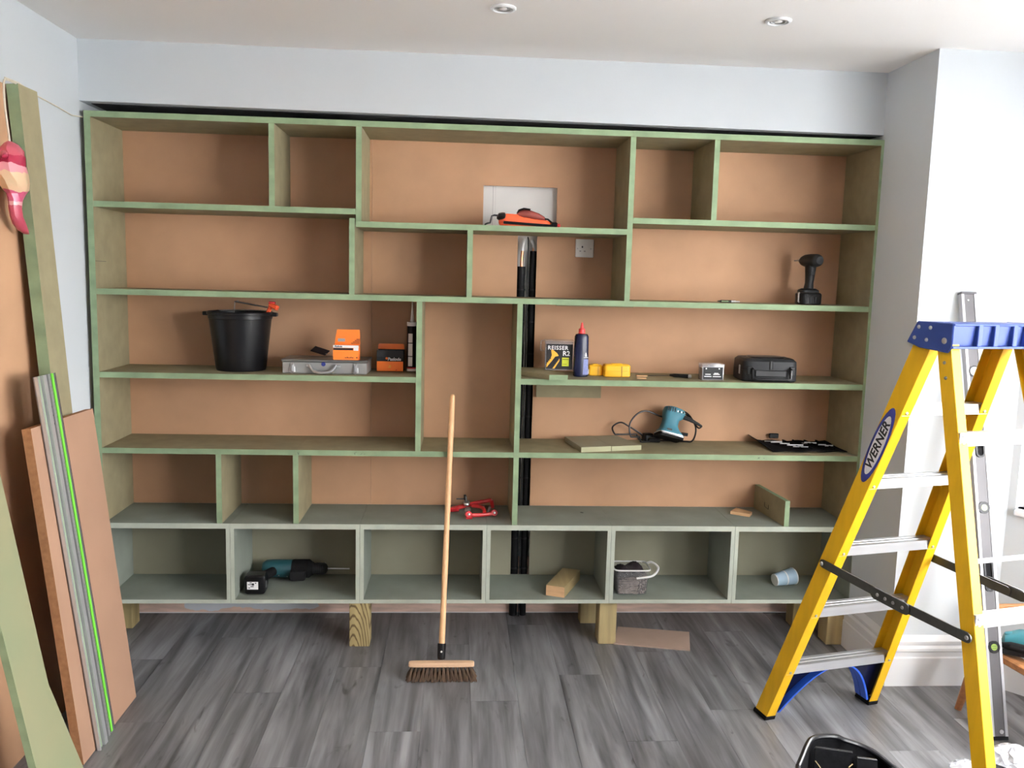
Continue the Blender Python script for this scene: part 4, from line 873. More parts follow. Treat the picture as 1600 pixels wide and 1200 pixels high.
for k in range(150):
    left = random.random() < .6; zz = .008+random.random()*h*.62; g = .0115-.009*zz/(h*.75)
    if left: x = random.uniform(.014, w*.60); l = .045; p = V((x, g, zz)); m.tube([p, p+V((min(l, w*.66-x), random.uniform(-.001,.001), random.uniform(-.006,.006)))], .0016, 4)
    else:
        p = V((random.uniform(w*.62, w-.014), g, zz)); m.lathe([(0,0),(.0032,.0004),(.0018,.002),(.0014,.006),(0,.006)], 6, p, (random.uniform(-.4,.4),1,random.uniform(-.4,.4)))
o_ = m.build('loose_screws', M['screws'], t); o_['kind'] = 'stuff'
MB().tube(spline([(w*.60,-.007,h*.70),(w*.86,-.010,h*.75),(w+.012,-.004,h*.80),(w+.042,.030,h*.90),(w+.047,.055,h*1.0),(w+.026,.092,h*1.06),(w+.004,.105,h*.98)],5), .0055, 8).build('handle', M['white_plastic'], t)
m = MB(); NX = 12; G = []
for j in range(NX+1):
    for i in range(NX+1):
        u, v = i/NX, j/NY if False else j/NX
        G.append(V((.008+u*(w-.03), .010+v*(d-.03), h*.88+.042*math.sin(math.pi*u)**.6*math.sin(math.pi*v)**.6*(.7+.4*math.sin(7*u+3*v)) + .004*math.sin(19*u+11*v))))
fs = [(j*(NX+1)+i, j*(NX+1)+i+1, (j+1)*(NX+1)+i+1, (j+1)*(NX+1)+i) for j in range(NX) for i in range(NX)]
m.add(G, fs); tag(m.build('folded_cloth', M['fabric_dark']), 'crumpled dark plum cloth lying on top of the screw tub', 'cloth').location = (max(a.x, bx[4]+.022), a.y+.004, z)

# paper cup on its side
c = FZ(1212, 918, z); d_ = FZ(1248, 914.5, z); ax = V((d_.x-c.x, d_.y-c.y, 0)).normalized()
L_ = .108; r0, r1 = .029, .041; tilt = math.asin((r1-r0)/L_); axis = (ax*math.cos(tilt)+V((0,0,math.sin(tilt)))).normalized()
b_ = V((c.x, c.y+.02, z+r0+.002)); t = thing('paper_cup', 'pale blue paper cup lying on its side in the right base cabinet', 'cup', b_)
MB().lathe([(0,.006),(r0-.002,.006),(r0-.001,.0),(r0,.0005),(r1,L_-.003),(r1-.0008,L_-.003),(r0-.001,.008)], 36, (0,0,0), axis).build('cup_wall', M['cup'], t)
MB().lathe([(r1-.0005,L_-.004),(r1+.001,L_-.004),(r1+.002,L_-.001),(r1,L_+.001),(r1-.0015,L_-.001)], 36, (0,0,0), axis).build('rolled_rim', M['white_plastic'], t)
MB().lathe([(r0-.003,-.0005),(r0+.0006,-.0005),(r0+.0008,.004),(r0-.0005,.004)], 36, (0,0,0), axis).build('base_ring', M['white_plastic'], t)
MB().lathe([(r0+.0060,.052),(r0+.0066,.052),(r0+.0072,.058),(r0+.0066,.058)], 36, (0,0,0), axis).build('pale_band', M['white_print'], t)
# off-white sheet scrap beside the cup
q_ = [FZ(1252, 926, z), FZ(1262, 921, z), FZ(1243, 914, z), FZ(1238, 916, z)]

# ================================================================== FLOOR THINGS
q_ = [FZ(959, 1006.5, .002), FZ(1078, 1017, .002), FZ(1077, 989, .002), FZ(965, 980.5, .002)]
m = MB(); m.loft([V((p.x,p.y,.0008)) for p in q_], [V((p.x,p.y,.0075)) for p in q_]); tag(m.build('cardboard_piece', M['card'], smooth=False), 'flat piece of brown cardboard lying on the floor beside the timber post', 'cardboard')
# broom
y0 = -.30; bl, br_ = FY(638.5, 1037, y0), FY(741, 1037, y0); bz0 = .058; cx = (bl.x+br_.x)/2; w = br_.x-bl.x
t = thing('broom', 'wooden broom with brown bristle head leaning its beech handle on the bookcase', 'broom', (cx, y0, 0)); o_ = V((cx, y0, 0))
MB().rings([rr(0,0,.052,w/2-.002,.015,32,6), rr(0,0,.054,w/2,.017,32,6), rr(0,0,.067,w/2,.017,32,6), rr(0,0,.070,w/2-.004,.014,32,6)]).build('head', M['beech_block'], t)
random.seed(11); m = MB(); 
for i in range(16):
    for j in range(4):
        for k in range(22):
            u = (i+.5)/16*2-1; v = (j+.5)/4*2-1
            p = V((u*(w/2-.008)+random.uniform(-.003,.003), v*.013+random.uniform(-.003,.003), .053))
            fl_ = V((u*(w/2+.010)+random.uniform(-.011,.011), v*.040+random.uniform(-.012,.012)-.010, random.uniform(.001,.006)))
            mid = p.lerp(fl_, .5)+V((0,0,-.003)); r_ = .0014
            m.rings([[q+V((r_,0,0)), q+V((-r_*.6,r_,0)), q+V((-r_*.6,-r_,0))] for q in (p, mid, fl_)], caps=False)
o_b = m.build('bristles', M['bristle'], t); o_b['kind'] = 'stuff'
hp0 = FY(689.5, 1026, y0+.022); hp0.z = max(hp0.z, .088); hp1 = FY(707, 618.5, .058); hd = (hp1-hp0)
hb = hp0+hd*.035
MB().tube([hp0+hd*.0-V((0,0,.012)), hp0, hp0+hd*.045], [.017,.018,.0185], 16).build('socket', M['black'], t, off=o_)
MB().lathe([(0,0),(.0045,0),(.004,.002),(0,.003)], 10, hp0+hd*.02+V((0,-.018,0)), (0,-1,.2)).build('screw', M['white_plastic'], t, off=o_)
n_ = 14; MB().tube([hp0+hd*(.03+.97*k/n_) for k in range(n_+1)]+[hp1+hd.normalized()*.006], [.0125+.0008*math.sin(k*1.7) for k in range(n_+1)]+[.007], 14).build('handle', M['beech'], t, off=o_)

# ================================================================== LEANING BOARDS AT THE LEFT
def slab(name, quad, th, mats, lab, cat, edge=True, group=None, flat=False):
    """board from the four corners of its visible face (bottom-near, bottom-far, top-far, top-near)"""
    q = [V(p) for p in quad]; n = (q[1]-q[0]).cross(q[3]-q[0]).normalized()
    if n.x < 0: n = -n
    B_ = [p-n*th for p in q]; m = MB()
    lo = min(p.z for p in B_)
    m.add(q+B_, [(0,1,2,3),(7,6,5,4),(0,4,5,1),(1,5,6,2),(2,6,7,3),(3,7,4,0)], [0,0,1,1,1,1])
    o = m.build(name, mats, smooth=False)
    if lo < 0: o.location.z = -lo+.0005
    else: o.location.z = .0005-min(lo, min(p.z for p in q))
    return tag(o, lab, cat, group)
# wide brown sheet against the wall
slab('mdf_sheet', [(.085,-2.4,0),(.085,-.44,0),(.006,-.44,2.312),(.006,-2.4,2.312)], .018, [M['mdf_brown'], M['mdf_brown_dark']], 'wide brown MDF sheet leaning on the left wall behind the planks', 'board')
# tall olive plank with green edge
a, b = FX(27.5,125,.056), FX(58,145,.056)
slab('tall_plank', [(.212,a.y+.0,0),(.212,b.y,0),(.056,b.y,b.z),(.056,a.y,b.z+.0)], .040, FE, 'tall olive green plank leaning in the corner left of the bookcase', 'board')
# pinkish brown plank
bl, br_ = FZ(131,1197,0), FZ(213,1090,0); xt = .172; tl, tr = FX(48,672,xt), FX(145,640,xt)
slab('short_plank', [bl, br_, tr, tl], .030, [M['mdf_plank'], M['mdf_brown_dark']], 'pinkish brown MDF plank leaning behind the aluminium guide rail', 'board')
pn = (br_-bl).cross(tl-bl).normalized(); pn = pn if pn.x > 0 else -pn
# guide rail: profile of strips along its length, resting on the plank
def rp(px, py, h=.004): return on_plane(px, py, bl+pn*h, pn)
ra, rb, rc, rd = rp(152,1179), rp(178,1143), rp(85,583), rp(50,590)
up_ = ((rd-ra)+(rc-rb)).normalized(); ac_ = (rb-ra); ac_ = (ac_-up_*ac_.dot(up_)); wd = (ac_.length+((rc-rd)-up_*(rc-rd).dot(up_)).length)/2; ac_.normalize()
lenr = (rd-ra).length
t = thing('guide_rail', 'long grey aluminium saw guide rail with bright green strips leaning on the brown plank', 'guide rail', ra)
def strip(u0, u1, h0, h1, name, mt, s0=0, s1=lenr):
    m = MB(); A_ = [ac_*(u*wd)+pn*h+up_*s0 for u, h in ((u0,h0),(u1,h0),(u1,h1),(u0,h1))]; m.loft(A_, [p+up_*(s1-s0) for p in A_]); return m.build(name, mt, t)
lo_ = .022
strip(0,.98,.0,.0035,'base_profile',M['rail_grey'],.0)
strip(0,.045,.0035,.014,'edge_rib',M['rail_light']); strip(.06,.11,.0035,.006,'edge_lip',M['rail_light'])
strip(.15,.215,.0035,.0065,'glide_strip',M['rail_pale']); strip(.26,.40,.0035,.015,'guide_rib',M['rail_light']); strip(.64,.655,.0035,.006,'groove_rib',M['rail_light']); strip(.69,.70,.0035,.006,'groove_rib',M['rail_light'])
strip(.76,.845,.0035,.007,'glide_strip',M['rail_green'],.02); strip(.98,1.02,.0,.002,'splinter_guard',M['black_matt'],.0)
for k in range(7):
    o_ = up_*(lenr*(.925-.011*k))+ac_*(wd*.50)+pn*.0036
    m = MB(); m.loft([o_, o_+ac_*(.008+.004*(k%2)), o_+ac_*(.008+.004*(k%2))+up_*.006, o_+up_*.006], [p+pn*.0003 for p in (o_, o_+ac_*(.008+.004*(k%2)), o_+ac_*(.008+.004*(k%2))+up_*.006, o_+up_*.006)]); m.build('printed_mark', M['black_print'], t)
# near green plank with a kinked edge at the front left
n2 = V((1,0,.26)).normalized(); o2 = V((.372,-1.1,0))
def gp(px, py): return on_plane(px, py, o2, n2)
kf = gp(140,1226); ang = [gp(48,1214), kf, gp(80,1081), gp(75,1070), gp(0,742), gp(-52,515), gp(-170,600), gp(-40,790)]
for p in ang[:2]: pass
m = MB(); zlo = 0.0
lo_l = gp(55,1232); A_ = [V((o2.x, lo_l.y, 0)), V((o2.x, kf.y, 0)) if abs(kf.z) < .02 else kf, gp(80,1081), gp(76,1072), gp(0,742), gp(-14,682), gp(-92,700), gp(0,978)]
A_[0].y = gp(52,1216).y; A_[0] = V((o2.x-.26*0, A_[0].y, 0)); A_[1] = V((o2.x, gp(141,1228).y, 0))
n_ = len(A_); B_ = [p-n2*.022 for p in A_]; zl = min(p.z for p in B_)
m.add(A_+B_, [tuple(range(n_)), tuple(range(2*n_-1,n_-1,-1))]+[(i,(i+1)%n_,n_+(i+1)%n_,n_+i) for i in range(n_)], [0,0]+[1]*n_)
g_ = m.build('near_plank', [M['bright_green'], M['mdf_edge']], smooth=False); g_.location.z = -zl+.0005
tag(g_, 'pale green MDF plank with a kinked edge leaning nearest at the lower left', 'board')

# painted hanging ornament and the cord it hangs on
ox = .075; top = FX(15, 221, ox); t = thing('hanging_ornament', 'pink and cream painted bird-shaped ornament hanging on a cord over the tall plank', 'ornament', top)
def rel(px, py): return FX(px, py, ox)-top
prof = [(15,221,4),(17,225,12),(18,234,20),(17,245,24),(16,258,26),(19,272,27),(21,285,26),(24,296,22),(25,303,16),(24,312,12.5),(24,325,11),(26,338,11),(30,350,11.5),(36,360,9),(42,366,4)]
R_ = []
for k, (px, py, hw) in enumerate(prof):
    c = rel(px, py); r_ = hw/FPX*3.35*.9
    R_.append([c+V((r_*.75*math.cos(q_), r_*math.sin(q_), 0)) for q_ in [2*math.pi*i/9+.3*(k//3) for i in range(9)]])
MB().rings(R_).build('body', M['ornament'], t)
c = rel(2, 243); MB().lathe([(.016,-.0),(.013,.02),(.004,.038),(0,.042)], 8, c+V((0,.02,.004)), (.3,-1,-.25)).build('beak', M['ornament'], t)
kp = FX(10, 126, .03)
MB().tube(spline([V((.05, kp.y+.02, kp.z-.004))-top, FX(8,124,.06)-top, FX(6,140,.075)-top, FX(8,170,ox)-top, FX(13,205,ox)-top, V((0,0,-.004))], 5), .0035, 8).build('hanging_cord', M['cream_cord'], t)
b_top = FX(58,145,.056).z+.005; a, b, c = FX(10,124,.06), FX(60,151,XL+.006), FX(90,167,XL+.006)
tag(MB().tube([V((.060, a.y-.01, a.z+.004)), V((.052, FX(28,124,.05).y, b_top+.003)), V((.03, FX(57,144,.05).y+.004, b_top)), b, c, FX(112,180,XL+.006), FX(129,183,XL+.012)], .0025, 6).build('string_line', M['cream_cord']), 'thin white cord strung along the left wall from the tall plank to the bookcase', 'cord')

# ================================================================== STEPLADDER
LP = dict(mx=3.0523, my=-.6157, phi=.2308, a=.5798, w1=.2629, w2=.1628, H=1.5274, s1=.2652, s0=-.0212, bt=.0741, c=.4355, w3=.256, w4=.1652)
LL = V((math.cos(LP['phi']), math.sin(LP['phi']), 0)); LR = V((math.sin(LP['phi']), -math.cos(LP['phi']), 0)); LO = V((LP['mx'], LP['my'], 0))
RL = Matrix((LL, -LR, V((0,0,1)))).transposed()       # local x = across, y = towards the climbing side, z = up
t = thing('stepladder', 'yellow fibreglass stepladder with blue top and aluminium treads standing open', 'ladder', LO, LP['phi'])
def lp(l, r, z): return V((l, -r, z))
H = LP['H']
def fw(z): return LP['w1']+(LP['w2']-LP['w1'])*z/H
def fr(z): return LP['a']*z/H
def rw(z): return LP['w4']+(LP['w3']-LP['w4'])*(1-z/H)
def rrr(z): return LP['a']+LP['bt']+LP['c']*(1-z/H)
def channel(wf, rf, z0, z1, s, depth, flange, th=.004):
    """C-section rail, web on the outer side, flanges turned inwards"""
    def sec(z):
        w, r = wf(z), rf(z)
        return [lp(s*x, y, z) for x, y in ((w,r),(w,r-depth),(w-flange,r-depth),(w-flange,r-depth+th),(w-th,r-depth+th),(w-th,r-th),(w-flange,r-th),(w-flange,r))]
    return MB().loft(sec(z0), sec(z1))
for s in (-1, 1):
    channel(fw, fr, .012, H+.01, s, .076, .040).build('front_rail', M['ladder'], t, bevel=.0015)
    channel(rw, rrr, .012, H+.01, s, .055, .034).build('rear_rail', M['ladder'], t, bevel=.0015)
    m = MB(); w, r = fw(0), fr(0); m.loft([lp(s*x, y, .0005) for x, y in ((w+.004,r+.004),(w+.004,r-.080),(w-.044,r-.080),(w-.044,r+.004))], [lp(s*x, y, .020) for x, y in ((w+.003,r+.010),(w+.003,r-.074),(w-.044,r-.074),(w-.044,r+.010))]); m.build('rubber_foot', M['black_matt'], t, bevel=.003)
    m = MB(); w, r = rw(0), rrr(0); m.loft([lp(s*x, y, .0005) for x, y in ((w+.004,r+.004),(w+.004,r-.060),(w-.040,r-.060),(w-.040,r+.004))], [lp(s*x, y, .020) for x, y in ((w+.003,r),(w+.003,r-.060),(w-.040,r-.060),(w-.040,r))]); m.build('rubber_foot', M['black_matt'], t, bevel=.003)
for i in range(5):
    z = LP['s0']+LP['s1']*(i+1); w = fw(z)-.005; r = fr(z)
    m = MB(); zt = z+.016
    r -= .0065; prof = [(r, zt-.034),(r+.001, zt),(r-.018, zt),(r-.019, zt-.004),(r-.022, zt-.004),(r-.023, zt),(r-.040, zt),(r-.041, zt-.004),(r-.044, zt-.004),(r-.045, zt),(r-.062, zt),(r-.062, zt-.026),(r-.058, zt-.026),(r-.058, zt-.006),(r-.004, zt-.006),(r-.004, zt-.034)]
    m.loft([lp(-w, y, zz) for y, zz in prof], [lp(w, y, zz) for y, zz in prof]); td = m.build('tread', M['alu'], t)
    for s in (-1, 1):
        MB().lathe([(0,0),(.0055,0),(.0045,.0025),(0,.0032)], 10, lp(s*(fw(z)-.020), fr(z-.008)+.0005, z-.008), (0,-1,0)).build('rivet', M['greymetal'], td)
# rear braces
for z, hh, mt in ((1.257,.040,'alu'), (.758,.040,'alu'), (.905,.010,'alu'), (.30,.040,'alu')):
    w = rw(z)-.002; r = rrr(z); m = MB()
    if hh > .02:
        prof = [(r+.003,z-hh/2),(r+.003,z+hh/2),(r-.022,z+hh/2),(r-.022,z+hh/2-.004),(r-.001,z+hh/2-.004),(r-.001,z-hh/2)]
    else: prof = [(r-.03,z-hh/2),(r-.03,z+hh/2),(r-.044,z+hh/2),(r-.044,z-hh/2)]
    m.loft([lp(-w, y, zz) for y, zz in prof], [lp(w, y, zz) for y, zz in prof]); br = m.build('rear_brace', M[mt], t)
    if hh > .02:
        for s in (-1, 1):
            for dz in (-.009, .009): MB().lathe([(0,0),(.006,0),(.005,.0025),(0,.003)], 10, lp(s*(w-.014), r+.003, z+dz), (0,-1,0)).build('rivet', M['white_plastic'], br)
# blue moulded cap
w = LP['w2']+.016; ra_, rb_ = LP['a']-.088, LP['a']+LP['bt']+.012; z0, z1 = H-.012, H+.068
side = [(ra_-.004, z0+.012),(ra_+.035, z1),(rb_+.006, z1),(rb_+.006, z0+.006),(rb_-.008, z0-.010),(ra_+.05, z0-.002)]
for s in (-1, 1): MB().loft([lp(s*w, y, zz) for y, zz in side], [lp(s*(w-.006), y, zz) for y, zz in side]).build('cap_side', M['cap_blue'], t, bevel=.003)
wi = w-.006
MB().loft([lp(-wi, y, zz) for y, zz in ((ra_+.036,z1-.008),(ra_+.036,z1-.001),(rb_+.004,z1-.001),(rb_+.004,z1-.008))], [lp(wi, y, zz) for y, zz in ((ra_+.036,z1-.008),(ra_+.036,z1-.001),(rb_+.004,z1-.001),(rb_+.004,z1-.008))]).build('cap_top', M['cap_blue'], t, bevel=.002)
MB().loft([lp(-wi, y, zz) for y, zz in ((rb_-.020,z0+.010),(rb_-.014,z0+.010),(rb_-.006,z1-.006),(rb_-.014,z1-.006))], [lp(wi, y, zz) for y, zz in ((rb_-.020,z0+.010),(rb_-.014,z0+.010),(rb_-.006,z1-.006),(rb_-.014,z1-.006))]).build('cap_back', M['cap_light'] if 'cap_light' in M else M['cap_blue'], t)
MB().loft([lp(-wi, y, zz) for y, zz in ((ra_+.004,z0+.012),(ra_+.010,z0+.012),(ra_+.042,z1-.004),(ra_+.036,z1-.004))], [lp(wi, y, zz) for y, zz in ((ra_+.004,z0+.012),(ra_+.010,z0+.012),(ra_+.042,z1-.004),(ra_+.036,z1-.004))]).build('cap_front', M['cap_blue'], t)
for x in (-.072, -.010, .062, .11): MB().loft([lp(x-.009, y, zz) for y, zz in ((rb_-.02,z0+.008),(rb_+.003,z0+.010),(rb_+.004,z1-.003),(rb_-.02,z1-.003))], [lp(x+.009, y, zz) for y, zz in ((rb_-.02,z0+.008),(rb_+.003,z0+.010),(rb_+.004,z1-.003),(rb_-.02,z1-.003))]).build('cap_rib', M['cap_blue'], t, bevel=.002)
MB().loft([lp(-wi, y, zz) for y, zz in ((rb_-.022,z0+.004),(rb_+.005,z0+.004),(rb_+.005,z0+.011),(rb_-.022,z0+.011))], [lp(wi, y, zz) for y, zz in ((rb_-.022,z0+.004),(rb_+.005,z0+.004),(rb_+.005,z0+.011),(rb_-.022,z0+.011))]).build('cap_lip', M['cap_blue'], t, bevel=.001)
for (ty, tz, rad) in ((.045,.052,.0065),(.092,.052,.0065),(.030,.018,.0065),(.080,.014,.0065),(.150,.016,.010)):
    for s in (-1, 1): MB().lathe([(0,0),(rad,0),(rad*.9,.002),(rad*.5,.004),(0,.0045)], 12, lp(s*w, ra_+ty, H-.002+tz-.0), (s,0,0)).build('bolt', M['steel'], t)
for z in (1.475, 1.43): MB().lathe([(0,0),(.006,0),(.004,.003),(0,.003)], 10, lp(-rw(z), rrr(z)-.030, z), (-1,0,0)).build('bolt', M['greymetal'], t)
# spreaders: two hinged links each side
for s in (-1, 1):
    zf = 0; 
    A_ = lp(s*(fw(.70)+.006), fr(.70)-.040, .712); B_ = lp(s*(rw(.70)+.006), rrr(.70)-.020, .712)
    mid = A_.lerp(B_, .56)+V((0,0,-.006))
    sp_ = bpy.data.objects.new('spreader', None); COL.objects.link(sp_); sp_.parent = t
    def link(a, b, hw, x_off, name, ext=.0):
        d = (b-a).normalized(); a2, b2 = a-d*ext, b+d*ext; n3 = V((1,0,0)); u3 = d.cross(n3).normalized(); P_ = []
        for k in range(7): q_ = math.pi/2+math.pi*k/6; P_.append(a+d*(hw*math.cos(q_))+u3*(hw*math.sin(q_)))
        for k in range(7): q_ = -math.pi/2+math.pi*k/6; P_.append(b+d*(hw*math.cos(q_))+u3*(hw*math.sin(q_)))
        return MB().prism([p+V((s*x_off,0,0)) for p in P_], (s*.004,0,0)).build(name, M['darksteel'], sp_)
    link(A_, mid, .015, 0, 'link'); link(mid-(B_-A_).normalized()*.05, B_, .015, .0045, 'link')
    d = (B_-A_).normalized(); link(mid-d*.085, mid+d*.05, .019, .009, 'hinge_plate')
    for o in (-.07, -.035, .0, .04): MB().lathe([(0,0),(.006,0),(.005,.003),(0,.003)], 10, mid+d*o+V((s*.013,0,0)), (s,0,0)).build('rivet', M['steel'], sp_)
    for p in (A_, B_): MB().lathe([(0,0),(.008,0),(.006,.005),(0,.006)], 10, p+V((s*.006,0,0)), (s,0,0)).build('rivet', M['steel'], sp_)
# blue foot gussets under the lowest tread
for s in (-1, 1):
    z = LP['s0']+LP['s1']-.016
    P_ = []
    for k in range(9):
        u = k/8; x = fw(z)-.215+.172*u; zz = z - (z-.03)*(u**1.75); P_.append((x, zz))
    tp = [(fw(0)-.042, .02)]
    m = MB()
    outer = [lp(s*(fw(q[1])-.006 if False else q[0]), fr(q[1])-.002, q[1]) for q in P_]
    inner = [lp(s*q[0], fr(q[1])-.070, q[1]) for q in P_]
    th_ = .008
    outer2 = [p+V((s*th_,0,th_*.2)) for p in outer]; inner2 = [p+V((s*th_,0,th_*.2)) for p in inner]
    n_ = len(outer); vs = outer+inner+inner2+outer2; fs = []
    for k in range(n_-1):
        for A0, B0 in ((0,n_),(n_,2*n_),(2*n_,3*n_),(3*n_,0)): fs.append((A0+k, A0+k+1, B0+k+1, B0+k))
    fs += [(0,n_,2*n_,3*n_), (n_-1,2*n_-1,3*n_-1,4*n_-1)]
    m.add(vs, fs); m.build('foot_brace', M['blue'], t)
    w_ = [lp(s*q[0], fr(q[1])-.036, q[1]) for q in P_]+[lp(s*(fw(.03)-.008), fr(.03)-.036, .03), lp(s*(fw(z)-.008), fr(z)-.036, z)]
    MB().prism(w_, (0,.005,0)).build('brace_web', M['navy'], t)
# maker's oval on the near rail web
def railp(z, off, out): return lp(-fw(z)-out, fr(z)-.038+off, z)
zc_ = 1.175; cU = railp(zc_,0,.0); upv = (railp(zc_+.1,0,0)-railp(zc_-.1,0,0)).normalized(); acv = V((0,-1,0)); acv = (acv-upv*acv.dot(upv)).normalized(); nv = V((-1,0,0)); nv = (nv-upv*nv.dot(upv)).normalized()
acv = upv.cross(nv) ; 
def oval(a_, b_, h, th, name, mt):
    P_ = []
    for k in range(28):
        q_ = 2*math.pi*k/28; cs = math.cos(q_); P_.append(cU+upv*(a_*math.copysign(abs(cs)**1.0, cs))+acv*(b_*math.sin(q_))+nv*h)
    return MB().prism(P_, nv*th).build(name, mt, t)
oval(.143, .034, .0003, .0005, 'logo_oval', M['navy_print'])
oval(.112, .0245, .0009, .0005, 'logo_field', M['white_print'])
RT = Matrix((upv, nv.cross(upv), nv)).transposed()
text('lettering', 'WERNER', .044, M['black_print'], t, cU+nv*.0017, RT, .0011, .15, align='CENTER', space=1.0)

# ================================================================== SPIRIT LEVEL
tl, tr = FY(1497, 457, YC-.012), FY(1524, 457, YC-.012); bc_ = FZ(1559.5, 1155, .001)
top_ = (tl+tr)/2; wv = .062; upv = (top_-bc_).normalized(); acv = V((1,0,0)); acv = (acv-upv*acv.dot(upv)).normalized(); nrm = acv.cross(upv)   # nrm faces the room
nrm = nrm if nrm.y < 0 else -nrm
L_ = (top_-bc_).length; t = thing('spirit_level', 'long grey spirit level with green vials leaning on the right wall behind the ladder', 'spirit level', bc_)
def lv(u, v, h): return acv*u + upv*v + nrm*h
hw = wv/2
def lbox(u0,u1,v0,v1,h0,h1,name,mt,bev=0,par=None): return MB().loft([lv(u,v0,h) for u,h in ((u0,h0),(u1,h0),(u1,h1),(u0,h1))],[lv(u,v1,h) for u,h in ((u0,h0),(u1,h0),(u1,h1),(u0,h1))]).build(name, mt, par or t, bevel=bev)
lbox(-hw,hw,.012,L_-.008,-.010,.012,'body',M['level'])
lbox(-hw-.001,-hw+.010,.012,L_-.008,-.011,.0145,'flange',M['level_light']); lbox(hw-.010,hw+.001,.012,L_-.008,-.011,.0145,'flange',M['level_light'])
lbox(-hw-.0008,-hw+.0005,.012,L_-.008,-.0105,.0135,'edge_face',M['level'])
lbox(-hw-.002,hw+.002,0,.014,-.013,.016,'end_cap',M['black'],.002); lbox(-hw-.002,hw+.002,L_-.010,L_,-.013,.016,'end_cap',M['level'],.002)
def ring(u, v, r0, r1, h0, h1, name, mt, sy=1.0, par=None):
    R_ = [[lv(u+r*math.cos(2*math.pi*k/28), v+sy*r*math.sin(2*math.pi*k/28) if sy == 1.0 else v+r*math.sin(2*math.pi*k/28)+math.copysign((sy-1)*r1, math.sin(2*math.pi*k/28)), h) for k in range(28)] for r, h in ((r1,h0),(r1,h1),(r0,h1),(r0,h0))]
    return MB().rings(R_, caps=False).build(name, mt, par or t)
def disc(u, v, r, h0, h1, name, mt, sy=1.0, par=None):
    R_ = [[lv(u+r*math.cos(2*math.pi*k/28), v+r*math.sin(2*math.pi*k/28)+(math.copysign((sy-1)*r, math.sin(2*math.pi*k/28)) if sy != 1.0 else 0), h) for k in range(28)] for h in (h0, h1)]
    return MB().rings(R_).build(name, mt, par or t)
def pv(px, py):
    p = on_plane(px, py, bc_, nrm)-bc_; return p.dot(acv), p.dot(upv)
for px, py, kind in ((1519,581,'vial'), (1530,703,'slot'), (1525,793,'vial'), (1543,899,'slot'), (1550,1010,'vial')):
    u, v = pv(px, py); u = 0
    if kind == 'vial':
        f = disc(u, v, .0235, .0121, .016, 'vial_mount', M['black'])
        disc(u, v, .018 if py < 600 else .0125, .0161, .0168, 'vial_window', M['level_light'] if py < 600 else M['vial'], par=f)
        for dv in (-.004, .004): lbox(-.010,.010,v+dv-.0006,v+dv+.0006,.0169,.0174,'vial_line',M['black'],par=f)
    else:
        f = ring(u, v, .012, .019, .0121, .018, 'grip_frame', M['black'], sy=3.2 if py > 800 else 1.6)
        disc(u, v, .012, .0121, .0126, 'grip_opening', M['black_matt'], sy=4.2 if py > 800 else 1.9, par=f)
u, v = pv(1558, 1143); disc(0.008, max(v,.03), .008, .0121, .0135, 'screw', M['steel']); disc(-.004, L_-.035, .004, .0121, .0135, 'screw', M['greymetal'])

# ================================================================== CHAIR, PLANER, BAGS
# low wooden chair mostly outside the frame at the right
fl_ = V((3.662, -.618, 0)); t = thing('wooden_chair', 'low red-brown wooden chair with tapered legs behind the ladder', 'chair', fl_)
legs = [V((-.034,.016,0)), V((.145,-.52,0)), V((.62,.06,0)), V((.66,-.46,0))]; zs = .262
for k, p in enumerate(legs):
    top = V((p.x*.96+(.055 if k == 0 else .0), p.y*.9-.015, zs-.01)); MB().tube([p+V((0,0,.0005)), p.lerp(top,.5), top], [.013,.019,.022], 14).build('leg', M['chair'], t)
cor = [V((.060,-.02,zs)), V((.135,-.53,zs)), V((.66,-.47,zs)), V((.64,.05,zs))]
for k in range(4):
    a, b = cor[k], cor[(k+1)%4]; bar(MB(), a, b, .032, .030).build('seat_rail', M['chair_light'], t, bevel=.006)
for k in range(6):
    u = (k+.5)/6; bar(MB(), cor[0].lerp(cor[3],u), cor[1].lerp(cor[2],u), .010, .045).build('seat_slat', M['chair_light'], t, bevel=.003)
r1_ = FY(1551, 949, -.56)-fl_; r2_ = r1_+V((.60,.03,0)); 
bar(MB(), r1_, r2_, .024, .022).build('back_rail', M['chair_light'], t, bevel=.005)
for a, p in ((r1_, cor[0]), (r2_, cor[3])): MB().tube([p+V((0.01,0,-.02)), a], [.016,.012], 10).build('back_post', M['chair'], t)
# electric planer on the seat
c = FZ(1590, 1020, zs+.02); pz = zs+.022; t = thing('power_planer', 'teal and black power planer lying on the wooden chair seat at the right edge', 'power tool', (c.x, c.y, pz), -.55)
MB().rings([[V((x, p.x, p.y)) for p in rr(0,h_/2+.004,0,b_,h_/2,18,3)] for x, b_, h_ in ((-.06,.020,.03),(-.05,.040,.06),(0,.046,.085),(.08,.046,.095),(.16,.042,.08),(.19,.03,.05))]).build('housing', M['teal'], t)
MB().rings([[V((x, p.x, p.y)) for p in rr(-.012,h_/2+.001,0,b_,h_/2,18,4)] for x, b_, h_ in ((-.08,.030,.022),(-.06,.052,.03),(.10,.052,.03),(.19,.050,.03))]).build('sole', M['black'], t)
MB().tube([(-.065,-.035,.030),(-.03,-.060,.042),(.04,-.066,.040),(.10,-.064,.036),(.17,-.060,.032)], [.010,.016,.018,.017,.014], 12).build('handle', M['black_matt'], t)
MB().lathe([(0,0),(.012,0),(.010,.004),(0,.005)], 14, (.04,-.03,.094), (0,-.3,1)).build('knob', M['teal_dark'], t)
MB().lathe([(0,0),(.016,0),(.013,.012),(0,.014)], 14, (-.035,.0,.062), (-.3,0,1)).build('depth_knob', M['teal'], t)
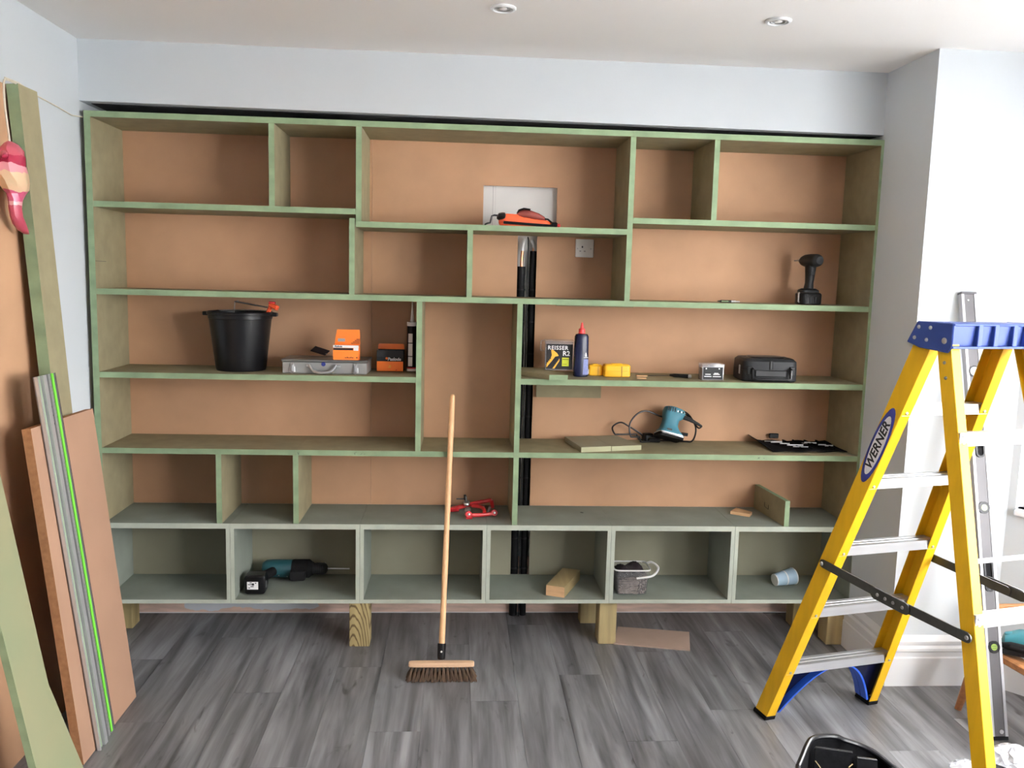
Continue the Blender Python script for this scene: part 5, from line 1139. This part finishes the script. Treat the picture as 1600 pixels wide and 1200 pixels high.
# black open tool bag in the foreground
bz = .30; c = FZ(1318, 1212, bz); t = thing('tool_bag', 'open black tool bag with shiny rolled rim on the floor at the bottom edge', 'bag', (c.x, c.y-.03, 0)); o_ = V((c.x, c.y-.03, 0))
rim = [(1247,1198),(1253,1184),(1260,1167),(1268,1155),(1285,1150.5),(1306,1151),(1318,1156),(1340,1163),(1362,1173),(1380,1186),(1393,1197),(1402,1203),(1404,1216),(1380,1236),(1330,1248),(1280,1240),(1250,1222)]
Rm = [FZ(px, py, bz - .0006*max(0, px-1300)) - o_ for px, py in rim]
cen = sum(Rm, V())/len(Rm)
m = MB(); m.tube(spline(Rm+[Rm[0]], 4), .0085, 10); m.build('rolled_rim', M['bag_trim'], t)
def shrink(k, z_, g): return [V((cen.x+(p.x-cen.x)*k, cen.y+(p.y-cen.y)*k, z_ if g else p.z+z_)) for p in spline(Rm+[Rm[0]], 4)[:-1]]
MB().rings([shrink(1.0,-.001,False), shrink(1.06,-.06,False), shrink(1.10,.12,True), shrink(1.05,.012,True), shrink(.98,.001,True)], caps=False).build('outer_wall', M['bag'], t)
MB().rings([shrink(.96,-.002,False), shrink(.93,-.10,False), shrink(.9,.05,True)], caps=False).build('lining', M['bag'], t)
MB().rings([shrink(.98,.001,True), shrink(.98,.02,True)]).build('base', M['bag'], t)
pk = [FZ(1273,1168,bz-.006)-o_, FZ(1332,1176,bz-.012)-o_, FZ(1336,1196,bz-.02)-o_, FZ(1262,1198,bz-.012)-o_]
MB().prism([pk[0], pk[1], pk[1]+V((.008,-.02,-.12)), pk[0]+V((-.008,-.02,-.12))], (0,-.004,0)).build('pocket', M['bag'], t)
bar(MB(), pk[0], pk[1], .008, .009).build('pocket_hem', M['bag_trim'], t, bevel=.002)
pk2 = FZ(1338,1184,bz-.02)-o_, FZ(1370,1188,bz-.03)-o_
MB().prism([pk2[0], pk2[1], pk2[1]+V((0,-.02,-.12)), pk2[0]+V((0,-.02,-.12))], (0,-.004,0)).build('pocket', M['bag'], t)
bar(MB(), pk2[0], pk2[1], .008, .009).build('pocket_hem', M['bag_trim'], t, bevel=.002)
for a, b in (((1274,1189,bz-.004),(1282,1200,bz-.012)), ((1326,1199,bz-.01),(1332,1194,bz-.006))):
    MB().tube([FZ(*a)-o_, FZ(*b)-o_], .0016, 6).build('zip_pull', M['pine'], t)
# crumpled clear plastic bags
def film_bag(px, py, rx, ry, h, seed, lab):
    c = FZ(px, py, .0); random.seed(seed); t = thing('plastic_bag', lab, 'plastic bag', (c.x, c.y, .001), group='crumpled plastic bags by the ladder foot')
    m = MB(); n, kk = 22, 9; R_ = []
    jit = [[random.uniform(.72,1.22) for _ in range(n)] for _ in range(kk)]
    for j in range(kk):
        v = j/(kk-1); rad = math.sin(math.pi*(.16+.80*v))**.7
        R_.append([V((rx*rad*jit[j][i]*math.cos(2*math.pi*i/n), ry*rad*jit[j][i]*math.sin(2*math.pi*i/n), h*v*(.75+.35*jit[j][(i*3)%n]) if j else .0)) for i in range(n)])
    m.rings(R_); m.build('film', M['film'], t, smooth=False)
    p0 = V((-rx*.15, -ry*.45, h*.35)); MB().obox(p0, (rx*.9, .004, h*.5), rotz(.2) @ Matrix.Rotation(-.5,3,'X')).build('paper_insert', M['paper'], t)
    for k in range(4): MB().obox(p0+V((-rx*.2+rx*.12*k,-.006,h*.12)), (rx*.07,.001,.006), rotz(.2) @ Matrix.Rotation(-.5,3,'X')).build('printed_mark', M['grey_print'], t)
film_bag(1580, 1196, .080, .06, .065, 4, 'crumpled clear plastic bag below the spirit level at the lower right')
film_bag(1508, 1214, .055, .045, .055, 9, 'smaller crumpled plastic bag with printed insert left of the ladder rear leg')
